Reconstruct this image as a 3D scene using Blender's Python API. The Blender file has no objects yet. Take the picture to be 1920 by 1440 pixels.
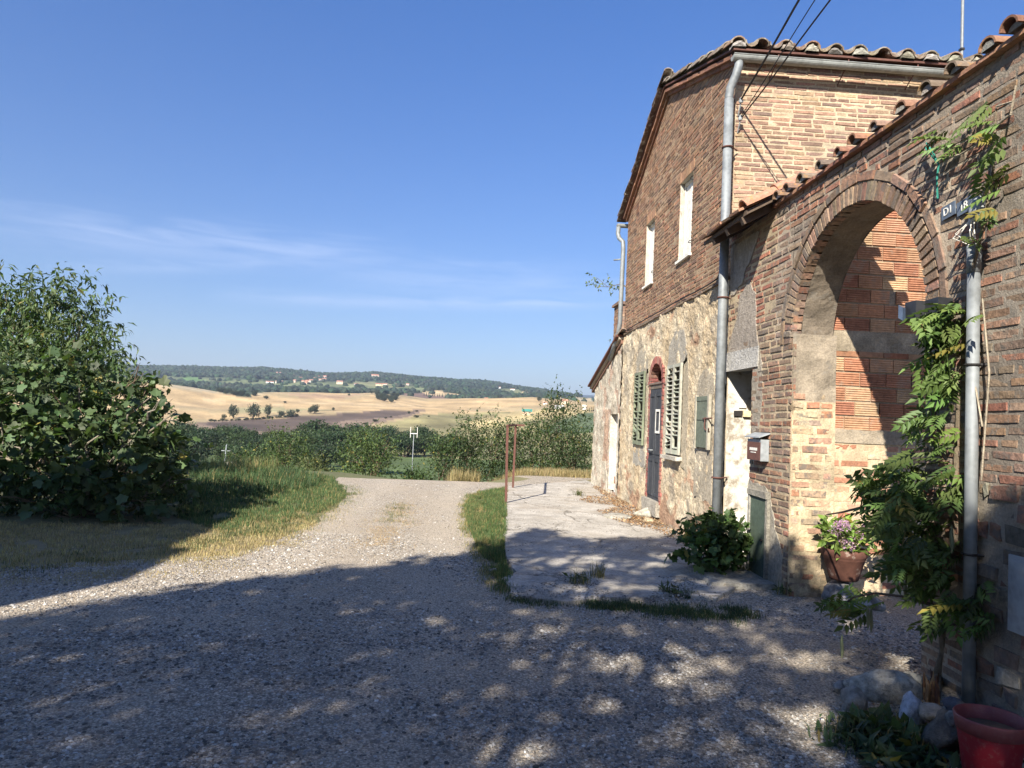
import bpy, bmesh, math, random
import numpy as np
from mathutils import Vector, Matrix, noise as mnoise

random.seed(7)
RNG = np.random.default_rng(7)
S = bpy.context.scene
COL = S.collection
PI = math.pi

# ------------------------------------------------------------------ camera model
FPX, IMW, IMH, EYE = 1350.0, 1920.0, 1440.0, 1.6
def cam_axes():
    v = np.array([887 - 960.0, -(780 - 720.0), -FPX]); v /= np.linalg.norm(v)
    th = math.atan(0.045)
    hd = np.array([math.cos(th), -math.sin(th), 0.0])
    up = np.cross(hd, v); up /= np.linalg.norm(up)
    if up[1] < 0: up = -up
    x = np.cross(v, up)
    return np.array([x, v, up])
CR = cam_axes()
def ray(px, py): return CR @ np.array([px - 960.0, -(py - 720.0), -FPX])
def on_x(px, py, X):
    d = ray(px, py); return np.array([0, 0, EYE]) + d * (X / d[0])
def on_y(px, py, Y):
    d = ray(px, py); return np.array([0, 0, EYE]) + d * (Y / d[1])
def on_z(px, py, Z=0.0):
    d = ray(px, py); return np.array([0, 0, EYE]) + d * ((Z - EYE) / d[2])
def at_r(px, py, r):
    d = ray(px, py); return np.array([0, 0, EYE]) + d * (r / math.hypot(d[0], d[1]))
def proj(P):
    P = np.atleast_2d(np.asarray(P, float))
    q = (P - np.array([0, 0, EYE])) @ CR
    zz = np.minimum(q[:, 2], -1e-6)
    return 960 + FPX * q[:, 0] / -zz, 720 - FPX * q[:, 1] / -zz, -q[:, 2]

SUN = np.array([0.97, 1.93, -1.46]); SUN /= np.linalg.norm(SUN)   # travel direction
SUN_EL = math.asin(-SUN[2])
SUN_AZ = math.atan2(-SUN[0], -SUN[1])

cam = bpy.data.cameras.new("camera"); cam_o = bpy.data.objects.new("camera", cam); COL.objects.link(cam_o)
M = Matrix([[*CR[0]], [*CR[1]], [*CR[2]]]).to_4x4(); M.translation = Vector((0, 0, EYE))
cam_o.matrix_world = M
cam.sensor_fit = 'HORIZONTAL'; cam.sensor_width = 36.0; cam.lens = FPX / IMW * 36.0
cam.clip_start = 0.05; cam.clip_end = 40000
S.camera = cam_o

# ------------------------------------------------------------------ object helpers
def tag(o, label=None, cat=None, group=None, kind=None):
    if label: o['label'] = label
    if cat: o['category'] = cat
    if group: o['group'] = group
    if kind: o['kind'] = kind
    return o
def thing(name, loc=(0, 0, 0), label=None, cat=None, group=None):
    o = bpy.data.objects.new(name, None); COL.objects.link(o); o.location = Vector([float(c) for c in loc])
    o.empty_display_size = 0.1
    return tag(o, label, cat, group)
def set_cols(me, C, per):
    a = me.color_attributes.new('col', 'FLOAT_COLOR', 'CORNER')
    C = np.asarray(C, np.float32)
    if C.shape[1] == 3: C = np.hstack([C, np.ones((len(C), 1), np.float32)])
    if per == 'face':
        n = np.empty(len(me.polygons), np.int32); me.polygons.foreach_get('loop_total', n)
        C = np.repeat(C, n, axis=0)
    else:
        n = np.empty(len(me.loops), np.int32); me.loops.foreach_get('vertex_index', n)
        C = C[n]
    a.data.foreach_set('color', C.ravel())
def link(name, me, parent=None, loc=None):
    o = bpy.data.objects.new(name, me); COL.objects.link(o)
    if parent is not None: o.parent = parent
    if loc is not None: o.location = Vector([float(c) for c in loc])
    return o
class MB:
    """collects faces in world coordinates; build() links ONE mesh object"""
    def __init__(self): self.V, self.F, self.C, self.M = [], [], [], []
    def add(self, vs, fs, col=(1, 1, 1), m=0):
        b = len(self.V); self.V += [tuple(map(float, v)) for v in vs]
        for f in fs:
            self.F.append(tuple(b + i for i in f)); self.C.append(col); self.M.append(m)
    def box(self, x0, x1, y0, y1, z0, z1, col=(1, 1, 1), m=0, jit=0.0):
        vs = [(x, y, z) for z in (z0, z1) for y in (y0, y1) for x in (x0, x1)]
        if jit: vs = [tuple(c + random.uniform(-jit, jit) for c in v) for v in vs]
        self.add(vs, [(0, 2, 3, 1), (4, 5, 7, 6), (0, 1, 5, 4), (2, 6, 7, 3), (0, 4, 6, 2), (1, 3, 7, 5)], col, m)
    def obox(self, c, ax, ay, az, col=(1, 1, 1), m=0, bev=0.0):
        c = np.array(c, float); ax = np.array(ax, float); ay = np.array(ay, float); az = np.array(az, float)
        vs = [c + sx * ax + sy * ay + sz * az for sz in (-1, 1) for sy in (-1, 1) for sx in (-1, 1)]
        self.add(vs, [(0, 2, 3, 1), (4, 5, 7, 6), (0, 1, 5, 4), (2, 6, 7, 3), (0, 4, 6, 2), (1, 3, 7, 5)], col, m)
    def tube(self, pts, r, n=8, col=(1, 1, 1), m=0, cap=True):
        pts = [np.array(p, float) for p in pts]
        rs = r if hasattr(r, '__len__') else [r] * len(pts)
        rings = []; prev = None
        for i, p in enumerate(pts):
            a = pts[max(i - 1, 0)]; b = pts[min(i + 1, len(pts) - 1)]
            t = b - a; t /= (np.linalg.norm(t) + 1e-9)
            if prev is None:
                h = np.array([0, 0, 1.0]) if abs(t[2]) < 0.9 else np.array([1.0, 0, 0])
                u = np.cross(t, h)
            else:
                u = prev - t * np.dot(prev, t)
            u /= (np.linalg.norm(u) + 1e-9); prev = u; w = np.cross(t, u)
            rings.append([p + rs[i] * (math.cos(2 * PI * k / n) * u + math.sin(2 * PI * k / n) * w) for k in range(n)])
        vs = [v for rg in rings for v in rg]; fs = []
        for i in range(len(pts) - 1):
            for k in range(n):
                a, b = i * n + k, i * n + (k + 1) % n
                fs.append((a, b, b + n, a + n))
        if cap:
            fs.append(tuple(range(n - 1, -1, -1))); fs.append(tuple((len(pts) - 1) * n + k for k in range(n)))
        self.add(vs, fs, col, m)
    def lathe(self, prof, c, n=24, col=(1, 1, 1), m=0, squash=(1, 1)):
        vs = []; fs = []
        for r, z in prof:
            for k in range(n):
                a = 2 * PI * k / n
                vs.append((c[0] + r * math.cos(a) * squash[0], c[1] + r * math.sin(a) * squash[1], c[2] + z))
        for i in range(len(prof) - 1):
            for k in range(n):
                a, b = i * n + k, i * n + (k + 1) % n
                fs.append((a, b, b + n, a + n))
        self.add(vs, fs, col, m)
    def build(self, name, mats, parent=None, smooth=False, origin=None):
        me = bpy.data.meshes.new(name)
        off = np.zeros(3)
        if parent is not None: off = np.array(parent['_w'] if '_w' in parent.keys() else world_loc(parent))
        elif origin is not None: off = np.array(origin, float)
        V = np.array(self.V, float) - off
        me.from_pydata(V.tolist(), [], self.F)
        mats = mats if isinstance(mats, (list, tuple)) else [mats]
        for mt in mats: me.materials.append(mt)
        if len(mats) > 1: me.polygons.foreach_set('material_index', np.array(self.M, np.int32))
        set_cols(me, self.C, 'face')
        if smooth: me.polygons.foreach_set('use_smooth', np.ones(len(me.polygons), bool))
        me.update()
        return link(name, me, parent, None if parent is not None else off)
def world_loc(o):
    p = Vector((0, 0, 0))
    while o is not None:
        p += o.location; o = o.parent
    return np.array(p)
def np_mesh(name, V, F, mats, C=None, per='face', smooth=False, midx=None):
    """V (n,3), F (m,k) -> mesh datablock"""
    V = np.asarray(V, np.float32); F = np.asarray(F, np.int32); k = F.shape[1]
    me = bpy.data.meshes.new(name)
    me.vertices.add(len(V)); me.vertices.foreach_set('co', V.ravel())
    me.loops.add(F.size); me.loops.foreach_set('vertex_index', F.ravel())
    me.polygons.add(len(F)); me.polygons.foreach_set('loop_start', np.arange(0, F.size, k, dtype=np.int32))
    for mt in (mats if isinstance(mats, (list, tuple)) else [mats]): me.materials.append(mt)
    if midx is not None: me.polygons.foreach_set('material_index', np.asarray(midx, np.int32))
    me.update(calc_edges=True)
    if C is not None: set_cols(me, C, per)
    me.polygons.foreach_set('use_smooth', np.full(len(F), bool(smooth)))
    return me
def fbm(x, y, z=0.0, o=4, s=1.0):
    return mnoise.fractal(Vector((x * s, y * s, z * s)), 1.0, 2.0, o, noise_basis='PERLIN_ORIGINAL')
def poly_mask(px, py, poly):
    px = np.asarray(px); py = np.asarray(py); ins = np.zeros(px.shape, bool); n = len(poly)
    for i in range(n):
        x0, y0 = poly[i]; x1, y1 = poly[(i + 1) % n]
        if y0 == y1: continue
        c = ((y0 > py) != (y1 > py)) & (px < (x1 - x0) * (py - y0) / (y1 - y0) + x0)
        ins ^= c
    return ins
def smooth01(t): t = np.clip(t, 0, 1); return t * t * (3 - 2 * t)
def vary(c, a=0.12):
    k = 1 + random.uniform(-a, a); return tuple(max(0.0, x * k * (1 + random.uniform(-a * .25, a * .25))) for x in c)

# ------------------------------------------------------------------ materials
MAT = {}
class N:
    def __init__(self, name):
        self.m = bpy.data.materials.new(name); self.m.use_nodes = True; MAT[name] = self.m
        self.t = self.m.node_tree; self.b = self.t.nodes['Principled BSDF']; self.out = self.t.nodes['Material Output']
        self._co = None
    def n(self, kind, **kw):
        nd = self.t.nodes.new(kind)
        for k, v in kw.items():
            if k in nd.inputs: nd.inputs[k].default_value = v
            else: setattr(nd, k, v)
        return nd
    def l(self, a, b): self.t.links.new(a, b)
    def co(self):
        if self._co is None: self._co = self.n('ShaderNodeNewGeometry').outputs['Position']
        return self._co
    def noise(self, scale, detail=4, rough=0.6, vec=None, dist=0.0):
        nd = self.n('ShaderNodeTexNoise'); nd.inputs['Scale'].default_value = scale; nd.inputs['Detail'].default_value = detail
        nd.inputs['Roughness'].default_value = rough; nd.inputs['Distortion'].default_value = dist
        self.l(vec or self.co(), nd.inputs['Vector']); return nd
    def voro(self, scale, feature='F1', vec=None, rand=1.0):
        nd = self.n('ShaderNodeTexVoronoi'); nd.feature = feature; nd.inputs['Scale'].default_value = scale
        nd.inputs['Randomness'].default_value = rand
        self.l(vec or self.co(), nd.inputs['Vector']); return nd
    def ramp(self, fac, stops):
        nd = self.n('ShaderNodeValToRGB'); e = nd.color_ramp.elements
        while len(e) < len(stops): e.new(0.5)
        for i, (p, c) in enumerate(stops):
            e[i].position = p; e[i].color = (*c, 1) if hasattr(c, '__len__') else (c, c, c, 1)
        self.l(fac, nd.inputs['Fac']); return nd.outputs['Color']
    def mix(self, a, b, fac, mode='MIX'):
        nd = self.n('ShaderNodeMix'); nd.data_type = 'RGBA'; nd.blend_type = mode
        for s, v in ((nd.inputs[6], a), (nd.inputs[7], b), (nd.inputs[0], fac)):
            if isinstance(v, bpy.types.NodeSocket): self.l(v, s)
            elif hasattr(v, '__len__'): s.default_value = (*v[:3], 1)
            else: s.default_value = v
        return nd.outputs[2]
    def math(self, op, a, b=0.0):
        nd = self.n('ShaderNodeMath'); nd.operation = op
        for s, v in ((nd.inputs[0], a), (nd.inputs[1], b)):
            if isinstance(v, bpy.types.NodeSocket): self.l(v, s)
            else: s.default_value = v
        return nd.outputs[0]
    def attr(self):
        nd = self.n('ShaderNodeVertexColor'); nd.layer_name = 'col'; return nd.outputs['Color']
    def stretch(self, sx, sy, sz):
        nd = self.n('ShaderNodeVectorMath'); nd.operation = 'MULTIPLY'; self.l(self.co(), nd.inputs[0])
        nd.inputs[1].default_value = (sx, sy, sz); return nd.outputs[0]
    def bump(self, h, dist=0.01, strength=1.0, prev=None):
        nd = self.n('ShaderNodeBump'); nd.inputs['Strength'].default_value = strength; nd.inputs['Distance'].default_value = dist
        self.l(h, nd.inputs['Height'])
        if prev: self.l(prev, nd.inputs['Normal'])
        return nd.outputs['Normal']
    def fin(self, col=None, rough=0.85, normal=None, metal=0.0, spec=0.3):
        if col is not None:
            if isinstance(col, bpy.types.NodeSocket): self.l(col, self.b.inputs['Base Color'])
            else: self.b.inputs['Base Color'].default_value = (*col, 1)
        if isinstance(rough, bpy.types.NodeSocket): self.l(rough, self.b.inputs['Roughness'])
        else: self.b.inputs['Roughness'].default_value = rough
        self.b.inputs['Metallic'].default_value = metal
        self.b.inputs['Specular IOR Level'].default_value = spec
        if normal: self.l(normal, self.b.inputs['Normal'])
        return self.m

def m_attr_rough(name, sc=25.0, amt=0.35, bump=0.006, rough=0.9, spots=None):
    """albedo from the per-face colour, broken up by noise, with a rough surface"""
    k = N(name); a = k.attr()
    n1 = k.noise(sc, 5, .65); n2 = k.noise(sc * .12, 3, .6)
    c = k.mix(a, k.ramp(n1.outputs['Fac'], [(.3, 1 - amt), (.7, 1 + amt * .55)]), 1.0, 'MULTIPLY')
    c = k.mix(c, k.ramp(n2.outputs['Fac'], [(.35, .78), (.7, 1.12)]), 1.0, 'MULTIPLY')
    if spots:
        sp = k.noise(spots[0], 4, .7)
        c = k.mix(c, spots[1], k.ramp(sp.outputs['Fac'], [(spots[2], 0.0), (spots[2] + .08, spots[3])]))
    nb = k.noise(sc * 2.2, 5, .7)
    h = k.math('ADD', n1.outputs['Fac'], k.math('MULTIPLY', nb.outputs['Fac'], .6))
    return k.fin(c, rough, k.bump(h, bump, 1.0))
m_attr_rough('brick', 38, .38, .006, .92, spots=(16, (.16, .145, .125), .60, .55))
m_attr_rough('brick_old', 30, .42, .009, .94, spots=(11, (.13, .12, .105), .53, .7))
m_attr_rough('mortar', 60, .30, .008, .95, spots=(7, (.2, .18, .15), .58, .6))
m_attr_rough('stone', 20, .5, .02, .93, spots=(13, (.16, .145, .12), .55, .6))
m_attr_rough('tile', 30, .35, .005, .9, spots=(10, (.38, .2, .055), .56, .6))
m_attr_rough('tile_roof', 26, .4, .006, .93, spots=(9, (.36, .33, .28), .52, .75))
m_attr_rough('hollow_tile', 26, .3, .003, .92, spots=(5, (.34, .25, .18), .55, .6))
m_attr_rough('stucco', 28, .42, .022, .97, spots=(24, (.20, .15, .10), .62, .6))
m_attr_rough('bark', 22, .4, .015, .95)
m_attr_rough('wood_paint', 20, .28, .003, .75)
m_attr_rough('terracotta', 18, .3, .003, .85, spots=(8, (.42, .36, .3), .6, .4))
m_attr_rough('plain', 9, .15, .002, .8)
m_attr_rough('litter', 30, .3, .004, .95)
def m_metal(name, c, rough, metal, sc=6):
    k = N(name); n1 = k.noise(sc, 5, .65); n2 = k.voro(sc * 4)
    f = k.math('ADD', n1.outputs['Fac'], k.math('MULTIPLY', n2.outputs['Distance'], .25))
    col = k.ramp(f, [(.35, tuple(x * .72 for x in c)), (.75, tuple(min(1, x * 1.22) for x in c))])
    r = k.ramp(n1.outputs['Fac'], [(.3, rough * .85), (.7, min(1, rough * 1.25))])
    return k.fin(col, r, k.bump(n1.outputs['Fac'], .002, .5), metal, .5)
m_metal('zinc', (.20, .215, .22), .62, .3)
m_metal('gutter_zinc', (.25, .26, .245), .68, .2)
m_metal('rust', (.105, .045, .034), .95, .05, 20)
m_metal('dark_iron', (.03, .028, .027), .6, .4)
m_metal('black_plastic', (.018, .019, .022), .45, 0.0)
m_metal('grey_paint', (.27, .29, .30), .55, .1)
m_metal('plate_blue', (.10, .125, .16), .45, .1)
m_metal('white_paint', (.62, .60, .54), .75, 0.0, 11)
m_metal('cable', (.012, .012, .013), .7, 0.0)
m_metal('green_twine', (.03, .22, .17), .7, 0.0)
m_metal('lamp_glass', (.05, .07, .11), .12, 0.0)
def m_red_pot():
    k = N('red_plastic'); n1 = k.noise(5, 5, .7); n2 = k.noise(40, 4, .7)
    c = k.ramp(n1.outputs['Fac'], [(.3, (.21, .006, .014)), (.7, (.29, .012, .02))])
    c = k.mix(k.attr(), c, 1.0, 'MULTIPLY')
    c = k.mix(c, (.22, .13, .10), k.ramp(n2.outputs['Fac'], [(.52, 0.0), (.72, .45)]))
    return k.fin(c, .55, k.bump(n1.outputs['Fac'], .002, .3), 0, .4)
m_red_pot()
def m_leaf(name, trans=.30, rough=.55, tint=(1.0, 1.15, .45)):
    k = N(name); a = k.attr(); n1 = k.noise(3.0, 3, .6)
    c = k.mix(a, k.ramp(n1.outputs['Fac'], [(.3, .72), (.7, 1.25)]), 1.0, 'MULTIPLY')
    k.fin(c, rough, None, 0, .35)
    tr = k.n('ShaderNodeBsdfTranslucent'); k.l(k.mix(c, tint, 1.0, 'MULTIPLY'), tr.inputs['Color'])
    ms = k.n('ShaderNodeMixShader'); ms.inputs[0].default_value = trans
    k.l(k.b.outputs[0], ms.inputs[1]); k.l(tr.outputs[0], ms.inputs[2]); k.l(ms.outputs[0], k.out.inputs['Surface'])
    return k.m
m_leaf('leaf'); m_leaf('grass_leaf', .25, .7); m_leaf('petal', .35, .8, (1, .8, 1))
def m_gravel():
    k = N('gravel')
    v1 = k.voro(58); v2 = k.voro(125); big = k.noise(.8, 5, .65, k.stretch(1.0, .45, 1.0)); mid = k.noise(4, 5, .7)
    v3 = k.voro(230)
    cell = k.mix(v1.outputs['Color'], v2.outputs['Color'], .5)
    sep = k.n('ShaderNodeSeparateColor'); k.l(cell, sep.inputs[0])
    c = k.ramp(sep.outputs[0], [(.15, (.17, .155, .135)), (.38, (.36, .33, .285)), (.6, (.52, .48, .425)), (.85, (.74, .70, .64))])
    dust = k.mix((.56, .50, .42), (.45, .39, .315), k.ramp(mid.outputs['Fac'], [(.35, 0.0), (.65, 1.0)]))
    c = k.mix(c, dust, k.ramp(big.outputs['Fac'], [(.40, .05), (.60, .80)]))
    sp = k.n('ShaderNodeSeparateXYZ'); k.l(k.co(), sp.inputs[0]); wob = k.noise(.5, 3, .6)
    u = k.math('ADD', k.math('ABSOLUTE', k.math('ADD', k.math('ADD', sp.outputs[0], 1.1), k.math('MULTIPLY', k.math('SUBTRACT', wob.outputs['Fac'], .5), .9)), 0), -.78)
    trk = k.math('POWER', 2.718, k.math('MULTIPLY', k.math('MULTIPLY', u, u), -11.0))
    trk = k.math('MULTIPLY', trk, k.ramp(mid.outputs['Fac'], [(.3, .25), (.6, .95)]))
    c = k.mix(c, (.57, .52, .45), k.math('MULTIPLY', trk, .8))
    c = k.mix(c, (1.16, 1.09, .98), 1.0, 'MULTIPLY')
    edge = k.math('ADD', v1.outputs['Distance'], k.math('MULTIPLY', v2.outputs['Distance'], .6))
    c = k.mix(c, (.10, .085, .065), k.ramp(edge, [(.62, 0.0), (.95, .55)]))
    h = k.math('SUBTRACT', 1.0, edge)
    h = k.math('ADD', h, k.math('MULTIPLY', v3.outputs['Distance'], -.35))
    nrm = k.bump(k.noise(1.4, 4, .6).outputs['Fac'], .05, .6)
    return k.fin(c, .95, k.bump(h, .012, 1.0, nrm))
m_gravel()
def m_concrete():
    k = N('concrete'); n1 = k.noise(2.2, 6, .7); n2 = k.noise(34, 5, .7); n3 = k.noise(.9, 4, .6)
    c = k.ramp(n1.outputs['Fac'], [(.3, (.27, .245, .205)), (.5, (.41, .375, .32)), (.72, (.56, .52, .455))])
    c = k.mix(c, k.ramp(n2.outputs['Fac'], [(.3, .6), (.7, 1.25)]), 1.0, 'MULTIPLY')
    c = k.mix(c, (.30, .24, .17), k.ramp(n3.outputs['Fac'], [(.5, 0.0), (.72, .6)]))
    w = k.noise(1.6, 5, .7)
    ad = k.n('ShaderNodeMix'); ad.data_type = 'VECTOR'; ad.inputs[0].default_value = .28
    k.l(k.co(), ad.inputs[4]); k.l(w.outputs['Color'], ad.inputs[5])
    cr = k.voro(.85, 'DISTANCE_TO_EDGE', ad.outputs[1]); cr2 = k.voro(2.6, 'DISTANCE_TO_EDGE', ad.outputs[1])
    brk = k.noise(.8, 2, .5); brk2 = k.noise(.45, 3, .6)
    m1 = k.math('MULTIPLY', k.ramp(cr.outputs['Distance'], [(.003, 1.0), (.010, 0.0)]), k.ramp(brk2.outputs['Fac'], [(.42, 0.0), (.52, .85)]))
    m2 = k.math('MULTIPLY', k.ramp(cr2.outputs['Distance'], [(.006, 1.0), (.018, 0.0)]), k.ramp(brk.outputs['Fac'], [(.5, 0.0), (.6, 1.0)]))
    mm = k.math('MAXIMUM', m1, m2)
    c = k.mix(c, (.09, .075, .055), k.math('MULTIPLY', mm, .85))
    h = k.math('SUBTRACT', k.math('MULTIPLY', n2.outputs['Fac'], .4), mm)
    return k.fin(c, .93, k.bump(h, .012, 1.0, k.bump(n1.outputs['Fac'], .03, .5)))
m_concrete()
def m_ground():
    """near soil + far fields: albedo from the vertex colour, broken up at several scales"""
    k = N('field_ground'); a = k.attr()
    n1 = k.noise(.35, 6, .7); n2 = k.noise(9, 4, .7); n3 = k.noise(.022, 6, .65); n4 = k.noise(.004, 4, .6)
    c = k.mix(a, k.ramp(n1.outputs['Fac'], [(.3, .8), (.7, 1.18)]), 1.0, 'MULTIPLY')
    c = k.mix(c, k.ramp(n2.outputs['Fac'], [(.3, .75), (.7, 1.2)]), 1.0, 'MULTIPLY')
    c = k.mix(c, k.ramp(n3.outputs['Fac'], [(.32, .76), (.68, 1.2)]), 1.0, 'MULTIPLY')
    wv = k.n('ShaderNodeTexWave'); wv.wave_type = 'BANDS'; wv.bands_direction = 'DIAGONAL'
    wv.inputs['Scale'].default_value = .011; wv.inputs['Distortion'].default_value = 9; wv.inputs['Detail'].default_value = 3
    wv.inputs['Detail Scale'].default_value = .25
    k.l(k.co(), wv.inputs['Vector'])
    c = k.mix(c, k.ramp(wv.outputs['Fac'], [(.1, .88), (.9, 1.08)]), 1.0, 'MULTIPLY')
    return k.fin(c, .97, k.bump(n2.outputs['Fac'], .02, .6))
m_ground()
def m_white_wall():
    k = N('whitewash'); n1 = k.noise(9, 6, .72); n2 = k.noise(2.0, 3, .6); n3 = k.noise(50, 4, .7)
    f = k.math('ADD', k.math('MULTIPLY', n1.outputs['Fac'], .65), k.math('MULTIPLY', n2.outputs['Fac'], .35))
    c = k.ramp(f, [(.41, (.26, .22, .17)), (.465, (.42, .39, .33)), (.53, (.54, .52, .47)), (.7, (.60, .59, .55))])
    return k.fin(c, .9, k.bump(k.math('ADD', n1.outputs['Fac'], k.math('MULTIPLY', n3.outputs['Fac'], .4)), .008, .8), 0, .2)
m_white_wall()
# ------------------------------------------------------------------ sky, sun, haze
W = bpy.data.worlds.new("World"); S.world = W; W.use_nodes = True
wt = W.node_tree; wb = wt.nodes['Background']
sky = wt.nodes.new('ShaderNodeTexSky'); sky.sky_type = 'NISHITA'; sky.sun_disc = False
sky.sun_elevation = SUN_EL; sky.sun_rotation = SUN_AZ
sky.altitude = 250; sky.air_density = 1.15; sky.dust_density = .35; sky.ozone_density = 2.6
SKY_STRENGTH = 0.064
wb.inputs['Strength'].default_value = SKY_STRENGTH
def wn(kind): return wt.nodes.new(kind)
def wm(op, a, b=0.0, c=None):
    nd = wn('ShaderNodeMath'); nd.operation = op
    for s, v in zip(nd.inputs, (a, b, c)):
        if v is None: continue
        if isinstance(v, bpy.types.NodeSocket): wt.links.new(v, s)
        else: s.default_value = v
    return nd.outputs[0]
tc = wn('ShaderNodeTexCoord'); sep = wn('ShaderNodeSeparateXYZ'); wt.links.new(tc.outputs['Generated'], sep.inputs[0])
az = wm('ARCTAN2', sep.outputs[0], sep.outputs[1]); el = wm('ARCSINE', sep.outputs[2])
def ae(px, py):
    d = ray(px, py); return math.atan2(d[0], d[1]), math.asin(d[2] / np.linalg.norm(d))
cmb = wn('ShaderNodeCombineXYZ'); wt.links.new(wm('MULTIPLY', az, 5.0), cmb.inputs[0]); wt.links.new(wm('MULTIPLY', el, 46.0), cmb.inputs[1])
ns = wn('ShaderNodeTexNoise'); ns.inputs['Scale'].default_value = 1.6; ns.inputs['Detail'].default_value = 6; ns.inputs['Distortion'].default_value = .8
wt.links.new(cmb.outputs[0], ns.inputs['Vector'])
total = None
for (p0, p1, w, amp) in (((-150, 398), (800, 488), .022, .5), ((60, 500), (740, 484), .009, .42), ((380, 552), (1230, 566), .009, .55), ((560, 500), (1250, 545), .026, .32)):
    a0, e0 = ae(*p0); a1, e1 = ae(*p1)
    t = wm('DIVIDE', wm('SUBTRACT', az, a0), a1 - a0)
    ec = wm('ADD', wm('MULTIPLY', t, e1 - e0), e0)
    wob = wm('MULTIPLY', wm('SUBTRACT', ns.outputs['Fac'], .5), w * 1.4)
    d = wm('DIVIDE', wm('SUBTRACT', wm('SUBTRACT', el, ec), wob), w)
    g = wm('POWER', 2.718, wm('MULTIPLY', wm('MULTIPLY', d, d), -1.0))
    tt = wm('SUBTRACT', wm('MULTIPLY', t, 2.0), 1.0)
    win = wm('MAXIMUM', wm('SUBTRACT', 1.0, wm('POWER', wm('ABSOLUTE', tt), 3.0)), 0.0)
    v = wm('MULTIPLY', wm('MULTIPLY', g, win), amp)
    total = v if total is None else wm('MAXIMUM', total, v)
cl = wm('MULTIPLY', total, wm('MULTIPLY', wm('MAXIMUM', wm('SUBTRACT', ns.outputs['Fac'], .22), 0.0), 1.5))
mx = wn('ShaderNodeMix'); mx.data_type = 'RGBA'
wt.links.new(cl, mx.inputs[0]); wt.links.new(sky.outputs[0], mx.inputs[6]); mx.inputs[7].default_value = (5.6, 6.3, 8.2, 1)
hs_ = wn('ShaderNodeMix'); hs_.data_type = 'RGBA'; hs_.blend_type = 'MULTIPLY'; hs_.inputs[0].default_value = 1.0; 
ef = wm('MULTIPLY', wm('MAXIMUM', el, 0.0), 1.9); ef = wm('MINIMUM', ef, 1.0)
tn = wn('ShaderNodeMix'); tn.data_type = 'RGBA'; wt.links.new(ef, tn.inputs[0]); tn.inputs[6].default_value = (.61, .64, .80, 1); tn.inputs[7].default_value = (.40, .68, 1.12, 1); wt.links.new(tn.outputs[2], hs_.inputs[7])
wt.links.new(sky.outputs[0], hs_.inputs[6]); wt.links.new(hs_.outputs[2], mx.inputs[6])
wt.links.new(mx.outputs[2], wb.inputs['Color'])

sl = bpy.data.lights.new('sun', 'SUN'); sl.energy = 5.0; sl.angle = math.radians(.53); sl.color = (1.0, .93, .82)
so = bpy.data.objects.new('sun', sl); COL.objects.link(so)
so.rotation_euler = Vector(SUN.tolist()).to_track_quat('-Z', 'Y').to_euler(); so.location = (-20, -30, 30)

S.view_settings.view_transform = 'Standard'; S.view_settings.look = 'None'; S.view_settings.exposure = 1.3; S.view_settings.gamma = 1
S.render.film_transparent = False
S.cycles.max_bounces = 8; S.cycles.transparent_max_bounces = 8; S.cycles.volume_bounces = 0
S.cycles.use_denoising = True

# ------------------------------------------------------------------ terrain
COLS = [-250, 200, 300, 400, 500, 600, 700, 800, 900, 1000, 1100, 1250]
RT = {340: [812, 810, 809, 808, 811, 809, 806, 810, 822, 820, 806, 806],
      600: [770, 770, 772, 776, 774, 771, 769, 772, 776, 775, 768, 768],
      900: [700, 705, 717, 735, 735, 735, 736, 755, 749, 749, 757, 760],
      1200: [712, 716, 724, 742, 742, 741, 742, 740, 749, 750, 756, 760],
      1500: [712, 714, 716, 722, 722, 724, 723, 727, 738, 742, 753, 758],
      1900: [698, 700, 703, 706, 706, 712, 711, 717, 724, 735, 749, 756],
      2400: [683, 684, 685, 687, 688, 699, 698, 708, 713, 729, 747, 755],
      3200: [720, 720, 720, 720, 722, 725, 725, 730, 735, 745, 757, 760],
      8200: [735, 735, 738, 740, 742, 744, 744, 744, 745, 744, 743, 746],
      9300: [760] * 12}
RR = np.array([60, 100, 150, 220] + sorted(RT))
def col_az(px):
    d = ray(px, 783.3 + .045 * (px - 960)); return math.atan2(d[0], d[1])
CAZ = np.array([col_az(c) for c in COLS])
ZT = []
for r in RR:
    if r in RT: ZT.append([at_r(c, p, r)[2] for c, p in zip(COLS, RT[r])])
    else: ZT.append([{60: -6.5, 100: -8.3, 150: -8.7, 220: -8.9}[int(r)]] * len(COLS))
ZT = np.array(ZT)
def near_z(x, y):
    crest = 17.35 + 3.2 * smooth01((x - .2) / 1.6) + 1.2 * smooth01((-1.6 - x) / 2.0)
    d = np.maximum(0, y - crest)
    z = -6.5 * smooth01(d / 52.0) - .9 * smooth01(d / 6.0)
    # bank at the left verge
    b = np.exp(-((x + 4.6) / 1.3) ** 2 - ((y - 15.0) / 2.4) ** 2) * .16
    return z + b
LRR = np.log(RR)
NR = 240
RG = np.geomspace(1.2, 9400, NR)
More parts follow.
